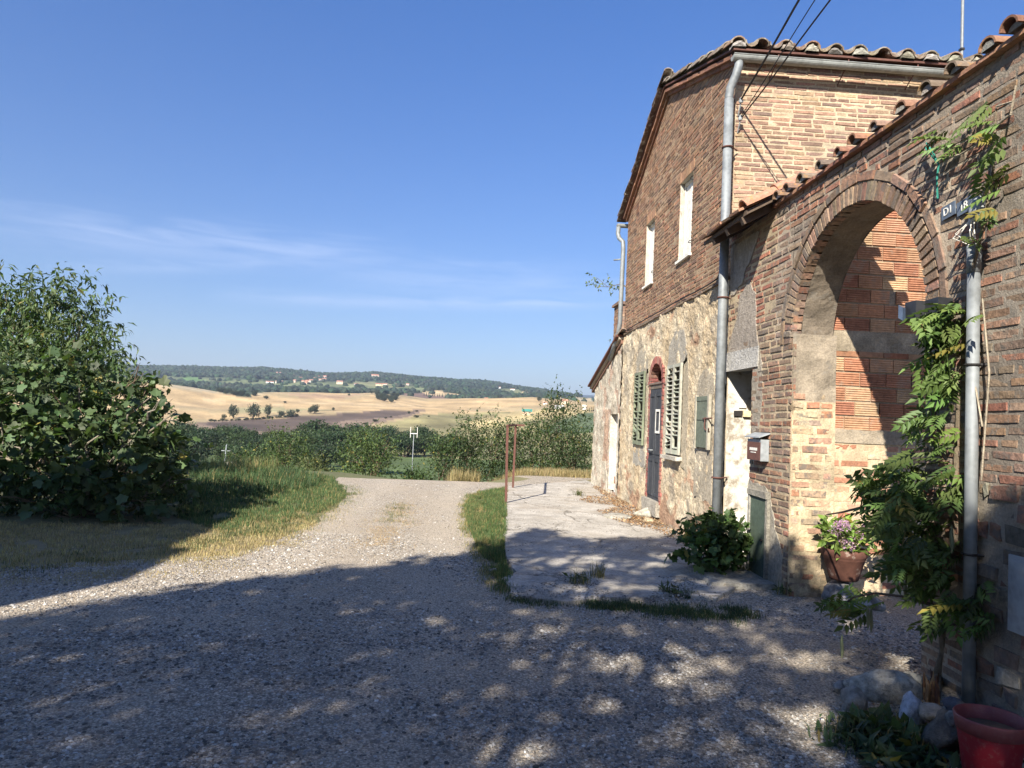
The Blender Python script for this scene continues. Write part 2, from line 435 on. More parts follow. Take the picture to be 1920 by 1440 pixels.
def terrain_z(azm, r):
    """azm, r flat arrays"""
    azm = np.asarray(azm, float); r = np.asarray(r, float)
    x = r * np.sin(azm); y = r * np.cos(azm)
    zn = near_z(x, y)
    zc = np.stack([np.interp(azm, CAZ, row) for row in ZT])          # rings x pts
    lr = np.log(np.maximum(r, RR[0]))
    zf = np.zeros_like(r); wsum = 0
    for off, wgt in ((-.10, .2), (-.05, .25), (0, .3), (.05, .25), (.10, .2)):
        q = np.clip(lr + off * (r > 260), LRR[0], LRR[-1])
        i = np.clip(np.searchsorted(LRR, q) - 1, 0, len(LRR) - 2)
        t = (q - LRR[i]) / (LRR[i + 1] - LRR[i])
        ar = np.arange(len(r))
        zf += wgt * (zc[i, ar] * (1 - t) + zc[i + 1, ar] * t); wsum += wgt
    zf /= wsum
    wv = 1 - smooth01((np.abs(azm) - math.radians(48)) / math.radians(25))
    z = np.where(r < 60, zn, zf)
    return z * np.where(r < 22, 1, wv)
daz = np.radians(np.concatenate([np.arange(-180, -42, 3.0), np.arange(-42, 42, .11), np.arange(42, 180, 3.0)]))
NA = len(daz)
AZ, RGm = np.meshgrid(daz, RG)
azf, rf = AZ.ravel(), RGm.ravel()
tz = terrain_z(azf, rf)
tx, ty = rf * np.sin(azf), rf * np.cos(azf)
nz = np.array([fbm(a, b, 0, 5, .004) for a, b in zip(tx, ty)])
nz2 = np.array([fbm(a, b, 3, 4, .03) for a, b in zip(tx, ty)])
roll = np.array([fbm(a, b, 21, 2, .0062) for a, b in zip(tx, ty)])
ROLLW = lambda r: np.clip((r - 330) / 160, 0, 1) * np.clip((1010 - r) / 120, 0, 1) * 7.0
tz += np.where(rf > 260, nz * np.clip((rf - 260) / 700, 0, 1) * np.clip(rf * .004, 0, 7), 0) + roll * ROLLW(rf)
def land_z(azm, r):
    z = terrain_z(azm, r); x = r * np.sin(azm); y = r * np.cos(azm)
    a = np.array([fbm(p, q, 0, 5, .004) for p, q in zip(x, y)]); b = np.array([fbm(p, q, 21, 2, .0062) for p, q in zip(x, y)])
    return z + np.where(r > 260, a * np.clip((r - 260) / 700, 0, 1) * np.clip(r * .004, 0, 7), 0) + b * ROLLW(r)
tpx, tpy, tdep = proj(np.stack([tx, ty, tz], 1))
# albedo
C = np.zeros((len(tx), 3)); C[:] = (.20, .165, .085)
dry = np.array((.30, .235, .125)); green = np.array((.085, .12, .042)); gold = np.array((.43, .305, .155))
t = np.clip(.5 + 1.3 * nz2 + .6 * smooth01((11 - ty) / 3), 0, 1)[:, None]
C[:] = dry * t + green * (1 - t)
def paint(mask, c, var=0.0):
    C[mask] = np.array(c) * (1 + var * nz2[mask])[:, None]
far = rf > 90
paint(far & (rf < 170), (.095, .135, .045), .2)
paint(far & (rf >= 170) & (rf < 300), (.20, .19, .085), .5)
paint(rf >= 300, gold, .25)
g2 = (rf >= 300) & (nz > .12); C[g2] = np.array((.35, .265, .14))
v = far & (tdep > 0)
def pf(poly, c, r0=280, r1=960, var=.25):
    paint(v & (rf > r0) & (rf < r1) & poly_mask(tpx, tpy, poly), c, var)
pf([(640, 815), (700, 800), (760, 786), (800, 776), (860, 776), (1000, 768), (1110, 770), (1110, 860), (640, 860)], (.26, .225, .10), 280, 960, .6)
pf([(880, 790), (960, 772), (1110, 764), (1110, 776), (960, 790), (880, 806)], (.42, .33, .16), 280, 960, .5)
pf([(330, 796), (400, 790), (470, 786), (560, 781), (640, 775), (720, 769), (800, 769), (770, 780), (690, 797), (650, 812), (500, 830), (330, 830)], (.205, .145, .10))
pf([(380, 794), (470, 787), (560, 781), (640, 776), (720, 770), (795, 770), (740, 781), (650, 788), (610, 797), (545, 812), (420, 806)], (.098, .068, .048))
pf([(430, 762), (560, 766), (640, 769), (520, 772), (440, 775)], (.30, .26, .13))
pf([(300, 715), (420, 728), (500, 735), (480, 742), (400, 737), (300, 722)], (.40, .32, .19)); pf([(395, 732), (440, 741), (470, 745), (478, 738), (505, 733), (400, 728)], (.036, .056, .026), 700, 990)
pf([(480, 742), (560, 738), (640, 742), (690, 736), (640, 748), (560, 744)], (.36, .24, .14)); pf([(330, 745), (430, 752), (560, 762), (430, 758), (330, 752)], (.48, .35, .19)); pf([(560, 750), (690, 756), (800, 760), (700, 764), (560, 757)], (.47, .34, .18))  # paler and browner stripes paint relief shading onto the golden slope
fr = rf > 985
paint(fr, (.036, .056, .026), .9)
def pg(poly, c, var=.3): paint(v & fr & (rf < 2350) & poly_mask(tpx, tpy, poly), c, var)
pg([(300, 706), (370, 708), (470, 712), (560, 716), (700, 716), (800, 722), (800, 735), (700, 734), (560, 730), (440, 727), (300, 716)], (.13, .15, .068), .8)
pg([(316, 709), (372, 708), (386, 715), (340, 717)], (.13, .22, .07))
pg([(640, 716), (700, 716), (770, 724), (740, 728), (650, 722)], (.19, .19, .09))
pg([(735, 752), (748, 741), (766, 736), (800, 737), (850, 748), (848, 758), (740, 762)], (.165, .105, .075))
pg([(700, 732), (720, 731), (728, 738), (704, 741)], (.19, .12, .09))
pg([(786, 737), (812, 732), (840, 735), (885, 745), (840, 744)], (.50, .37, .2))
pg([(935, 740), (985, 735), (1000, 738), (990, 742), (945, 744)], (.48, .36, .19))
pg([(925, 730), (960, 728), (985, 735), (940, 739)], (.17, .18, .08))
pg([(1040, 744), (1110, 746), (1110, 760), (1040, 754)], (.40, .32, .18))
mb = rf > 3100; C[mb] = (.05, .065, .05)
# land right of the golden hill: green crop
pf([(1000, 812), (1050, 790), (1082, 777), (1140, 771), (1250, 771), (1250, 815)], (.095, .125, .055), 250, 960)
idx = np.arange(NR * NA).reshape(NR, NA)
a_, b_ = idx[:-1], idx[1:]
nx = np.roll(idx, -1, axis=1)
F = np.stack([idx[:-1].ravel(), nx[:-1].ravel(), nx[1:].ravel(), idx[1:].ravel()], 1)
F = F[:, ::-1]
V = np.stack([tx, ty, tz], 1)
V = np.vstack([V, [[0, 0, 0]]]); C2 = np.vstack([C, C[:1]])
me = np_mesh('ground', V, F, MAT['field_ground'], C2, 'vert', True)
bm = bmesh.new(); bm.from_mesh(me); bm.verts.ensure_lookup_table()
lay = bm.loops.layers.float_color['col']
for j in range(NA):
    f = bm.faces.new((bm.verts[NR * NA], bm.verts[(j + 1) % NA], bm.verts[j])); f.smooth = True
    for lp in f.loops: lp[lay] = (*C[0], 1)
bm.normal_update(); bm.to_mesh(me); bm.free()
tag(link('ground', me), kind='structure')
def gz(x, y):
    r = math.hypot(x, y); return float(terrain_z(np.array([math.atan2(x, y)]), np.array([r]))[0])

def sheet(name, pts, z, mat, thick=0.0, sub=0.5, drape=False, jit=0.0, col=(1, 1, 1)):
    """a flat sheet with a slightly ragged outline, laid over the ground"""
    out = []
    for i in range(len(pts)):
        a = np.array(pts[i][:2], float); b = np.array(pts[(i + 1) % len(pts)][:2], float)
        n = max(1, int(np.linalg.norm(b - a) / sub))
        for k in range(n):
            p = a + (b - a) * k / n
            if jit: p = p + jit * np.array([fbm(p[0], p[1], 1.0, 3, 2.2), fbm(p[0], p[1], 9.0, 3, 2.2)])
            out.append(p)
    bm = bmesh.new()
    vs = [bm.verts.new((p[0], p[1], z)) for p in out]
    f = bm.faces.new(vs); bm.normal_update()
    if f.normal.z < 0: f.normal_flip()
    bmesh.ops.triangulate(bm, faces=bm.faces[:])
    if drape:
        for _ in range(3):
            long = [e for e in bm.edges if e.calc_length() > 1.0]
            if long: bmesh.ops.subdivide_edges(bm, edges=long, cuts=1)
            bmesh.ops.triangulate(bm, faces=bm.faces[:])
        for vv in bm.verts: vv.co.z = z + min(0.0, gz(vv.co.x, vv.co.y)) + max(0.0, gz(vv.co.x, vv.co.y))
    if thick:
        be = [e for e in bm.edges if e.is_boundary]
        r = bmesh.ops.extrude_edge_only(bm, edges=be)
        for g in r['geom']:
            if isinstance(g, bmesh.types.BMVert): g.co.z -= thick
    me = bpy.data.meshes.new(name); bm.to_mesh(me); bm.free()
    me.materials.append(MAT[mat]); set_cols(me, np.tile(np.array([col], float), (len(me.polygons), 1)), 'face')
    return link(name, me), out
P0 = lambda *p: tuple(on_z(*p)[:2])
ROAD = [(-14, -9), (8, -9), (8, 8.7), (3.2, 8.7), (2.5, 7.6), (1.4, 7.3), (.75, 7.2), P0(945, 1085), P0(905, 1045), P0(878, 985), P0(872, 950), P0(893, 930),
        P0(945, 917), P0(1000, 911), P0(1113, 899), (3.6, 20.2), (1.0, 20.3), (.2, 17.8), (-1.2, 17.5), (-3.1, 17.2), P0(632, 908), P0(645, 920), P0(648, 932), P0(628, 952), P0(592, 978), P0(560, 1000), P0(500, 1022), P0(430, 1040), P0(330, 1048), P0(150, 1056), P0(12, 1062), (-9, 6.2), (-14, 5)]
road, ROADO = sheet('gravel_road', ROAD, .006, 'gravel', sub=.35, drape=True, jit=.10)
tag(road, kind='structure')
SLAB = [P0(952, 914), P0(950, 950), P0(949, 985), P0(944, 1020), P0(950, 1055), P0(966, 1078), P0(944, 1092), P0(958, 1118), P0(1000, 1128), P0(1060, 1136), P0(1130, 1127), P0(1210, 1128), P0(1270, 1118), P0(1340, 1128), (2.55, 6.9), (2.95, 7.6), (3.12, 8.2), (3.12, 18.9), P0(1100, 903)]
slab, SLABO = sheet('concrete_yard', SLAB, .035, 'concrete', thick=.06, sub=.16, jit=.05)
tag(slab, kind='structure')

# haze: one even volume round everything
k = bpy.data.materials.new('haze_air'); k.use_nodes = True; kt = k.node_tree
for nd in list(kt.nodes):
    if nd.type == 'BSDF_PRINCIPLED': kt.nodes.remove(nd)
pv = kt.nodes.new('ShaderNodeVolumePrincipled'); pv.inputs['Color'].default_value = (.70, .82, 1.0, 1)
pv.inputs['Density'].default_value = 1.5e-4; pv.inputs['Anisotropy'].default_value = .25
kt.links.new(pv.outputs[0], [n for n in kt.nodes if n.type == 'OUTPUT_MATERIAL'][0].inputs['Volume'])
hb = MB(); hb.box(-9800, 9800, -9800, 9800, float(tz.min()) - 3, float(tz.max()) + 25)
hz = hb.build('haze', k); tag(hz, kind='stuff')
# ------------------------------------------------------------------ leaves and plants
def leaf_tpl(kind):
    """template verts (x along, y across, z up), triangles"""
    if kind == 'blade':
        v = [(0, 0, 0), (.45, -.26, .07), (.5, 0, 0), (.45, .26, .07), (1, 0, -.1)]
        f = [(0, 1, 2), (0, 2, 3), (1, 4, 2), (2, 4, 3)]
    elif kind == 'long':
        v = [(0, 0, 0), (.45, -.13, .05), (.5, 0, 0), (.45, .13, .05), (1, 0, -.22)]
        f = [(0, 1, 2), (0, 2, 3), (1, 4, 2), (2, 4, 3)]
    elif kind == 'tri':
        v = [(0, 0, 0), (.5, -.3, .05), (1, 0, -.05), (.5, .3, .05)]; f = [(0, 1, 2), (0, 2, 3)]
    elif kind == 'fig':
        pts = []
        for a, r in ((-150, .22), (-112, .62), (-84, .55), (-58, .86), (-32, .64), (-10, .96), (10, .96), (32, .64), (58, .86), (84, .55), (112, .62), (150, .22)):
            x = .30 + r * .72 * math.cos(math.radians(a)); y = r * .66 * math.sin(math.radians(a))
            pts.append((x, y, .10 * abs(y) - .16 * x * x))
        v = [(.28, 0, .0), (0, 0, .0)] + pts
        n = len(pts); f = [(0, 2 + i, 3 + i) for i in range(n - 1)] + [(0, 1, 2), (0, 2 + n - 1, 1)]
    elif kind == 'pinnate':
        v = []; f = []
        def lf(b, d, L, w):
            d = np.array(d, float); d /= np.linalg.norm(d); s = np.cross((0, 0, 1), d); k = len(v)
            b = np.array(b, float)
            for q in (b, b + d * L * .42 - s * w + (0, 0, .02), b + d * L + (0, 0, -.06), b + d * L * .42 + s * w + (0, 0, .02)): v.append(tuple(q))
            f.append((k, k + 1, k + 2)); f.append((k, k + 2, k + 3))
        for i in range(5):
            x = .14 + i * .165; z = -.22 * x * x
            for sg in (-1, 1): lf((x + .03 * sg, 0, z), (.70, sg * .85, -.22), .37 - .014 * i, .078)
        lf((.92, 0, -.18), (1, 0, -.25), .36, .08)
    return np.array(v, float), np.array(f, int)
TPL = {k: leaf_tpl(k) for k in ('blade', 'long', 'tri', 'fig', 'pinnate')}
def rnd_unit(n, rng):
    v = rng.normal(size=(n, 3)); return v / np.linalg.norm(v, axis=1, keepdims=True)
def leaves(pos, dirs, size, kind, cols, rng, roll=0.6, up=None):
    """one leaf per row of pos: dirs = direction of the midrib"""
    tv, tf = TPL[kind]; n = len(pos)
    d = dirs / (np.linalg.norm(dirs, axis=1, keepdims=True) + 1e-9)
    u = np.tile(np.array([0, 0, 1.0]), (n, 1)) if up is None else up
    u = u + rng.normal(size=(n, 3)) * roll
    s = np.cross(u, d); s /= (np.linalg.norm(s, axis=1, keepdims=True) + 1e-9)
    w = np.cross(d, s)
    sz = np.asarray(size).reshape(-1, 1, 1) * np.ones((n, 1, 1))
    V = pos[:, None, :] + sz * (tv[None, :, 0, None] * d[:, None] + tv[None, :, 1, None] * s[:, None] + tv[None, :, 2, None] * w[:, None])
    F = (tf[None] + (np.arange(n) * len(tv))[:, None, None]).reshape(-1, 3)
    Cc = np.repeat(cols, len(tf), axis=0)
    return V.reshape(-1, 3), F, Cc
def leaf_cols(n, base, rng, var=.3, yellow=0.03):
    base = np.array(base)
    c = base[None] * (1 + rng.uniform(-var, var, (n, 1)))
    c = c * (1 + rng.uniform(-.12, .12, (n, 3)))
    y = rng.random(n) < yellow
    c[y] = np.array((.26, .22, .05)) * rng.uniform(.6, 1.1, (y.sum(), 1))
    return np.clip(c, 0, 1)
def merge(parts):
    V, F, Cc = [], [], []; b = 0
    for v, f, c in parts:
        V.append(v); F.append(f + b); Cc.append(c); b += len(v)
    return np.vstack(V), np.vstack(F), np.vstack(Cc)
def crown_pts(lobes, n, rng, shell=.55):
    """points in a union of ellipsoids (c, r), more of them near the surface; returns pos, outward normal"""
    vol = np.array([r[0] * r[1] * r[2] for _, r in lobes]) ** .72; pr = vol / vol.sum()
    ch = rng.choice(len(lobes), n, p=pr)
    u = rnd_unit(n, rng); rad = (shell + (1 - shell) * rng.random(n)) ** .8
    rad *= 1 + .18 * rng.normal(size=n)
    cs = np.array([c for c, _ in lobes])[ch]; rs = np.array([r for _, r in lobes])[ch]
    return cs + u * rs * rad[:, None], u / rs
def twig_crown(lobes, ntwig, per, leaf, size, base, rng, kind='blade', twig=.35, droop=.25, var=.3, yellow=.02, up=.35):
    """leaves set along short twigs whose roots fill the lobes: an uneven, gappy outline"""
    p, nrm = crown_pts(lobes, ntwig, rng)
    nrm /= np.linalg.norm(nrm, axis=1, keepdims=True)
    d = nrm + rng.normal(size=p.shape) * .55 + np.array([0, 0, up]); d /= np.linalg.norm(d, axis=1, keepdims=True)
    L = twig * rng.uniform(.6, 1.5, (ntwig, 1))
    shade = rng.uniform(1 - var, 1 + var, (ntwig, 1))
    out = []
    for k in range(per):
        t = (k + rng.random((ntwig, 1))) / per
        q = p + d * L * t
        ld = d * .5 + rnd_unit(ntwig, rng) * .9 + np.array([0, 0, -droop])
        cc = leaf_cols(ntwig, base, rng, .2, yellow) * shade
        out.append(leaves(q, ld, size * (.5 + .95 * rng.random(ntwig) ** 1.4), kind, cc, rng))
    return merge(out)
def stems_mesh(paths, col, n=6):
    mb = MB()
    for pts, r in paths: mb.tube(pts, r, n, vary(col, .2))
    return mb
def limb(a, b, r0, r1, rng, k=5, wig=.12):
    a = np.array(a, float); b = np.array(b, float); L = np.linalg.norm(b - a); pts = []
    for i in range(k + 1):
        t = i / k; w = math.sin(PI * t) * wig * L
        pts.append(a + (b - a) * t + rng.normal(size=3) * w * .5)
    return pts, [r0 + (r1 - r0) * i / k for i in range(k + 1)]
def plant(name, base, lobes, label, cat, group=None, ntwig=500, per=6, leaf='blade', size=.08, col=(.06, .1, .03), twig=.35, droop=.25,
          trunk=.05, stems=5, seed=1, up=.35, yellow=.02, var=.3, stemcol=(.16, .12, .08), crown='crown', trunkname='trunk', mat='leaf'):
    """an Empty at the base, a trunk or stems, and a crown of leaves; lobes are relative to the base"""
    rng = np.random.default_rng(seed); random.seed(seed)
    t = thing(name, base, label, cat, group)
    V, F, Cc = twig_crown(lobes, ntwig, per, leaf, size, col, rng, leaf, twig, droop, var, yellow, up)
    V[:, 2] = np.maximum(V[:, 2], .02 + 0 * V[:, 2]) if base[2] > -.2 else V[:, 2]
    link(crown, np_mesh(crown, V, F, MAT[mat], Cc), t)
    paths = []
    if len(lobes) > 1 or stems:
        top = max(c[2] for c, _ in lobes)
        for i in range(stems):
            c, r = lobes[i % len(lobes)]
            e = np.array(c) + rng.normal(size=3) * np.array(r) * .35
            s = np.array([rng.normal() * trunk * 1.2, rng.normal() * trunk * 1.2, -.03])
            paths.append(limb(s, e, trunk * rng.uniform(.6, 1), trunk * .18, rng))
            for j in range(2):
                q = paths[-1][0][2 + j]; e2 = np.array(c) + rng.normal(size=3) * np.array(r) * .6
                paths.append(limb(q, e2, trunk * .35, trunk * .08, rng))
    mb = stems_mesh(paths, stemcol)
    me_o = mb
    me_o.V = [tuple(np.array(v) + np.array(base, float)) for v in mb.V]
    me_o.build(trunkname, MAT['bark'], t)
    return t
def copy_tree(o, loc=None, scale=None, rz=0.0, parent=None):
    c = o.copy(); COL.objects.link(c)
    if parent is not None:
        c.parent = parent
    else:
        if loc is not None: c.location = Vector([float(q) for q in loc])
        if scale is not None: c.scale = scale if hasattr(scale, '__len__') else (scale,) * 3
        c.rotation_euler = (0, 0, rz)
    for ch in list(o.children): copy_tree(ch, parent=c)
    return c
def blades(pts, h, w, col, rng, lean=.5, yellow=.1, ycol=(.33, .26, .11)):
    """grass: one bent blade (two triangles) per point"""
    n = len(pts); h = h * rng.uniform(.5, 1.4, n); a = rng.uniform(0, 2 * PI, n)
    d = np.stack([np.cos(a), np.sin(a), np.zeros(n)], 1); s = np.stack([-np.sin(a), np.cos(a), np.zeros(n)], 1)
    ln = (rng.random(n) * lean)[:, None]
    p = np.asarray(pts, float)
    b0, b1 = p - s * w * .5, p + s * w * .5
    m = p + d * ln * .35 * h[:, None] + np.array([0, 0, 1]) * (h * .6)[:, None]
    tp = p + d * ln * h[:, None] + np.array([0, 0, 1]) * (h * (1 - .35 * ln[:, 0]))[:, None]
    V = np.stack([b0, b1, m - s * w * .3, m + s * w * .3, tp], 1).reshape(-1, 3)
    f = np.array([(0, 1, 3), (0, 3, 2), (2, 3, 4)])
    F = (f[None] + (np.arange(n) * 5)[:, None, None]).reshape(-1, 3)
    cc = np.array(col)[None] * (1 + rng.uniform(-.35, .35, (n, 1))) * (1 + rng.uniform(-.1, .1, (n, 3)))
    y = rng.random(n) < yellow; cc[y] = np.array(ycol) * rng.uniform(.6, 1.2, (y.sum(), 1))
    return V, F, np.repeat(np.clip(cc, 0, 1), 3, axis=0)
def pts_in(poly, n, rng):
    poly = [tuple(p[:2]) for p in poly]
    x0, x1 = min(p[0] for p in poly), max(p[0] for p in poly); y0, y1 = min(p[1] for p in poly), max(p[1] for p in poly)
    out = np.zeros((0, 2))
    while len(out) < n:
        q = np.stack([rng.uniform(x0, x1, n * 2), rng.uniform(y0, y1, n * 2)], 1)
        out = np.vstack([out, q[poly_mask(q[:, 0], q[:, 1], poly)]])
    return out[:n]
def ground_pts(poly, n, rng, z=0.0):
    q = pts_in(poly, n, rng)
    zz = terrain_z(np.arctan2(q[:, 0], q[:, 1]), np.hypot(q[:, 0], q[:, 1]))
    return np.column_stack([q, zz + z])
def grass_patch(name, poly, n, h, w, col, seed, yellow=.1, lean=.6, ycol=(.36, .28, .12), z=0.0, clump=0.0):
    rng = np.random.default_rng(seed); p = ground_pts(poly, n, rng, z)
    if clump:
        keep = np.array([fbm(a, b, seed, 3, 3.0) for a, b in p[:, :2]]) > clump; p = p[keep]
    V, F, Cc = blades(p, h, w, col, rng, lean, yellow, ycol)
    return tag(link(name, np_mesh(name, V, F, MAT['grass_leaf'], Cc)), kind='stuff')
# ------------------------------------------------------------------ masonry helpers
XF = 3.1
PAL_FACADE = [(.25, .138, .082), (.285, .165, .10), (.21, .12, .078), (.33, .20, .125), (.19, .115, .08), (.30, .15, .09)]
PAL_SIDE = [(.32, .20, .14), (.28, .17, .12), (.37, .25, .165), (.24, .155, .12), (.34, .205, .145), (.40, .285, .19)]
PAL_OLD = [(.30, .19, .125), (.26, .175, .125), (.31, .165, .11), (.22, .165, .125), (.33, .23, .155), (.32, .155, .10), (.27, .19, .135), (.29, .195, .135)]
PAL_RED2 = [(.36, .165, .105), (.32, .14, .09), (.39, .20, .13), (.30, .19, .13)]
PAL_RED = [(.40, .17, .10), (.34, .13, .08), (.45, .22, .13), (.38, .24, .16)]
def lay_bricks(mb, P, intervals, z0, z1, h=.058, L=.275, j=.013, out=.005, outvar=.006, pal=PAL_OLD, rnd=random, m=0, headers=.25, palf=None, outf=None, jit=.004, wav=.012, seedz=0.0, drop=0.0):
    z = z0; row = 0
    while z < z1:
        hh = h * rnd.uniform(.94, 1.06); zc = z + hh / 2
        for a, b in intervals(zc):
            if b - a < .04: continue
            u = a - rnd.uniform(0, L) if a > -90 else a
            while u < b:
                l = (L if rnd.random() > headers else L * .48) * rnd.uniform(.92, 1.06)
                ua, ub = max(u, a), min(u + l, b); u += l + j * rnd.uniform(.7, 1.5)
                if ub - ua < .035 or rnd.random() < drop: continue
                d = out + rnd.uniform(-outvar, outvar) + (outf(ua, z) if outf else 0); dz = wav * mnoise.noise(Vector((ua * .8, z * 2.0 + seedz, 3.1)))
                J = lambda: rnd.uniform(-jit, jit)
                e = .004 + rnd.random() * .004
                zz0, zz1 = z + dz, z + hh + dz
                fr = [P(ua + e + J(), zz0 + e + J(), d + J() * .6), P(ub - e + J(), zz0 + e + J(), d + J() * .6), P(ub - e + J(), zz1 - e + J(), d + J() * .6), P(ua + e + J(), zz1 - e + J(), d + J() * .6)]
                bk = [P(ua, zz0, -.03), P(ub, zz0, -.03), P(ub, zz1, -.03), P(ua, zz1, -.03)]
                mb.add(fr + bk, [(0, 1, 2, 3), (0, 4, 5, 1), (1, 5, 6, 2), (2, 6, 7, 3), (3, 7, 4, 0)], vary(rnd.choice(palf(ua, z) if palf else pal), .2), m)
        z += hh + j; row += 1
def grid_panel(mb, P, us, zlo, zhi, nz, colf, hf, m=1):
    """a rough sheet over columns us; zlo(u), zhi(u) bound it"""
    n = len(us); vs = []; fs = []; cs = []
    for u in us:
        a, b = zlo(u), zhi(u)
        for k in range(nz + 1):
            z = a + (b - a) * k / nz; vs.append(P(u, z, hf(u, z)))
    base = len(mb.V); mb.V += [tuple(map(float, v)) for v in vs]
    for i in range(n - 1):
        uc = (us[i] + us[i + 1]) / 2
        for k in range(nz):
            q = (i * (nz + 1) + k, (i + 1) * (nz + 1) + k, (i + 1) * (nz + 1) + k + 1, i * (nz + 1) + k + 1)
            zc = (vs[q[0]][2] + vs[q[2]][2]) / 2
            mb.F.append(tuple(base + t for t in q)); mb.C.append(colf(uc, zc)); mb.M.append(m)
def lin(a, b, step): return list(np.linspace(a, b, max(2, int(abs(b - a) / step) + 1)))
PF = lambda u, z, d: (XF - d, u, z)                 # facade plane, d outward (-X); u = world Y
def patch(mb, P, poly, d, col, m=0, rag=.03, sub=.06, thick=.012):
    """a skim of render with a ragged outline, proud of the wall"""
    pts = []
    for i in range(len(poly)):
        a = np.array(poly[i], float); b = np.array(poly[(i + 1) % len(poly)], float); n = max(1, int(np.linalg.norm(b - a) / sub))
        for k in range(n):
            p = a + (b - a) * k / n; pts.append(p + rag * np.array([fbm(p[0] * 3, p[1] * 3, 2.5, 3, 2.0), fbm(p[0] * 3, p[1] * 3, 7.5, 3, 2.0)]))
    n = len(pts)
    vs = [P(p[0], p[1], d) for p in pts] + [P(p[0], p[1], d - thick) for p in pts]
    b = len(mb.V); mb.V += [tuple(map(float, v)) for v in vs]
    mb.F.append(tuple(b + i for i in range(n))); mb.C.append(col); mb.M.append(m)
    for i in range(n):
        mb.F.append((b + i, b + n + i, b + n + (i + 1) % n, b + (i + 1) % n)); mb.C.append(col); mb.M.append(m)

# ================================================================== the courtyard wall with the arch
AY, AZ0, AR = 5.86, 2.45, 1.07
YA0, YA1 = 4.79, 6.93
WT = .42
cw = thing('courtyard_wall', (XF, 5.0, 0), 'weathered brick courtyard wall pierced by a round arch, tiles along its top', 'wall')
rnd = random.Random(11)
TOPZ = 3.93
def iv_arch(z):
    if z < AZ0: return [(1.2, YA0), (YA1 - .06, 7.88)]
    R = AR + .245
    q = R * R - (z - AZ0) ** 2
    if q > 0:
        w = math.sqrt(q); out = [(1.2, AY - w), (AY + w, 7.88 if z < 2.29 else (7.72 if z < 2.52 else 8.68))]
    else: out = [(1.2, 8.68)]
    return out
def iv_arch2(z):
    return [((4.25 if z < 1.25 else a) if a < 2 else a, b) for a, b in iv_arch(z)]
mb = MB()
lay_bricks(mb, PF, lambda z: [(1.2, 4.25 + .06 * math.sin(z * 9))], .0, 1.25, h=.088, L=.19, j=.024, out=.010, outvar=.014, pal=[(.22, .17, .13), (.26, .22, .18), (.30, .27, .22), (.25, .14, .10), (.18, .15, .125)], rnd=rnd, jit=.016, wav=.06, drop=.05)
lay_bricks(mb, PF, iv_arch2, .0, 3.92, h=.053, L=.27, j=.018, out=.0045, outvar=.004, outf=lambda u, z: .0075 if u > 6.85 and z < 2.6 else 0, pal=PAL_OLD, rnd=rnd, jit=.005, wav=.035, drop=.02, palf=lambda u, z: PAL_RED2 if 7.35 < u + .15 * math.sin(z * 7) < 8.25 and 2.75 < z < 3.72 else PAL_OLD)
def mcol(u, z):
    n = fbm(u, z, 5, 4, 1.6); g = np.clip(.5 + n * 1.2, 0, 1)
    if u > 6.85 and (z < 2.5 or u > 7.3): a, b = (.50, .395, .255), (.35, .285, .20)
    elif u < 4.3: a, b = (.36, .31, .24), (.24, .205, .165)
    else: a, b = (.47, .385, .285), (.31, .255, .195)
    return tuple(a[i] * g + b[i] * (1 - g) for i in range(3))
def mh(u, z): return .004 * fbm(u, z, 1, 4, 9) + .003 * fbm(u, z, 8, 3, 2)
def mh2(u, z): return mh(u, z) + (.0065 + .004 * fbm(u, z, 3, 3, 1.2) if (u > 6.9 and z < 2.6) else 0)
grid_panel(mb, PF, lin(1.2, 3.2, .2) + lin(3.25, YA0, .04), lambda u: -.05, lambda u: TOPZ, 90, mcol, mh2)
ua = [AY - AR * math.cos(t) for t in np.linspace(0, PI, 60)]
grid_panel(mb, PF, ua, lambda u: AZ0 + math.sqrt(max(0, AR * AR - (u - AY) ** 2)), lambda u: TOPZ, 30, mcol, lambda u, z: mh(u, z) - .004)
grid_panel(mb, PF, lin(YA1 - .07, YA1, .035), lambda u: -.05, lambda u: AZ0, 70, mcol, mh2)
grid_panel(mb, PF, lin(YA1, 7.88, .035), lambda u: -.05, lambda u: TOPZ, 100, mcol, mh2)
grid_panel(mb, PF, lin(7.88, 8.69, .04), lambda u: 2.30, lambda u: TOPZ, 45, mcol, mh2)
# back face, ends, jambs
mb.box(XF + WT - .01, XF + WT, 1.2, YA0, -.05, TOPZ, (.33, .27, .2), 1)
mb.add([(XF, 1.2, -.05), (XF + WT, 1.2, -.05), (XF + WT, 1.2, TOPZ), (XF, 1.2, TOPZ)], [(0, 1, 2, 3)], (.3, .25, .2), 1)
mb.add([(XF, 1.2, TOPZ), (XF + WT, 1.2, TOPZ), (XF + WT, 8.69, TOPZ), (XF, 8.69, TOPZ)], [(0, 1, 2, 3)], (.3, .25, .2), 1)
# back face over the arch and the far pier
vs = [(XF + WT, u, AZ0 + math.sqrt(max(0, AR * AR - (u - AY) ** 2))) for u in ua] + [(XF + WT, u, TOPZ) for u in ua]
n = len(ua); mb.add(vs, [(i, i + 1, n + i + 1, n + i) for i in range(n - 1)], (.3, .25, .2), 1)
mb.add([(XF + WT, YA1, 0), (XF + WT, 7.88, 0), (XF + WT, 7.88, TOPZ), (XF + WT, YA1, TOPZ)], [(0, 1, 2, 3)], (.3, .25, .2), 1)
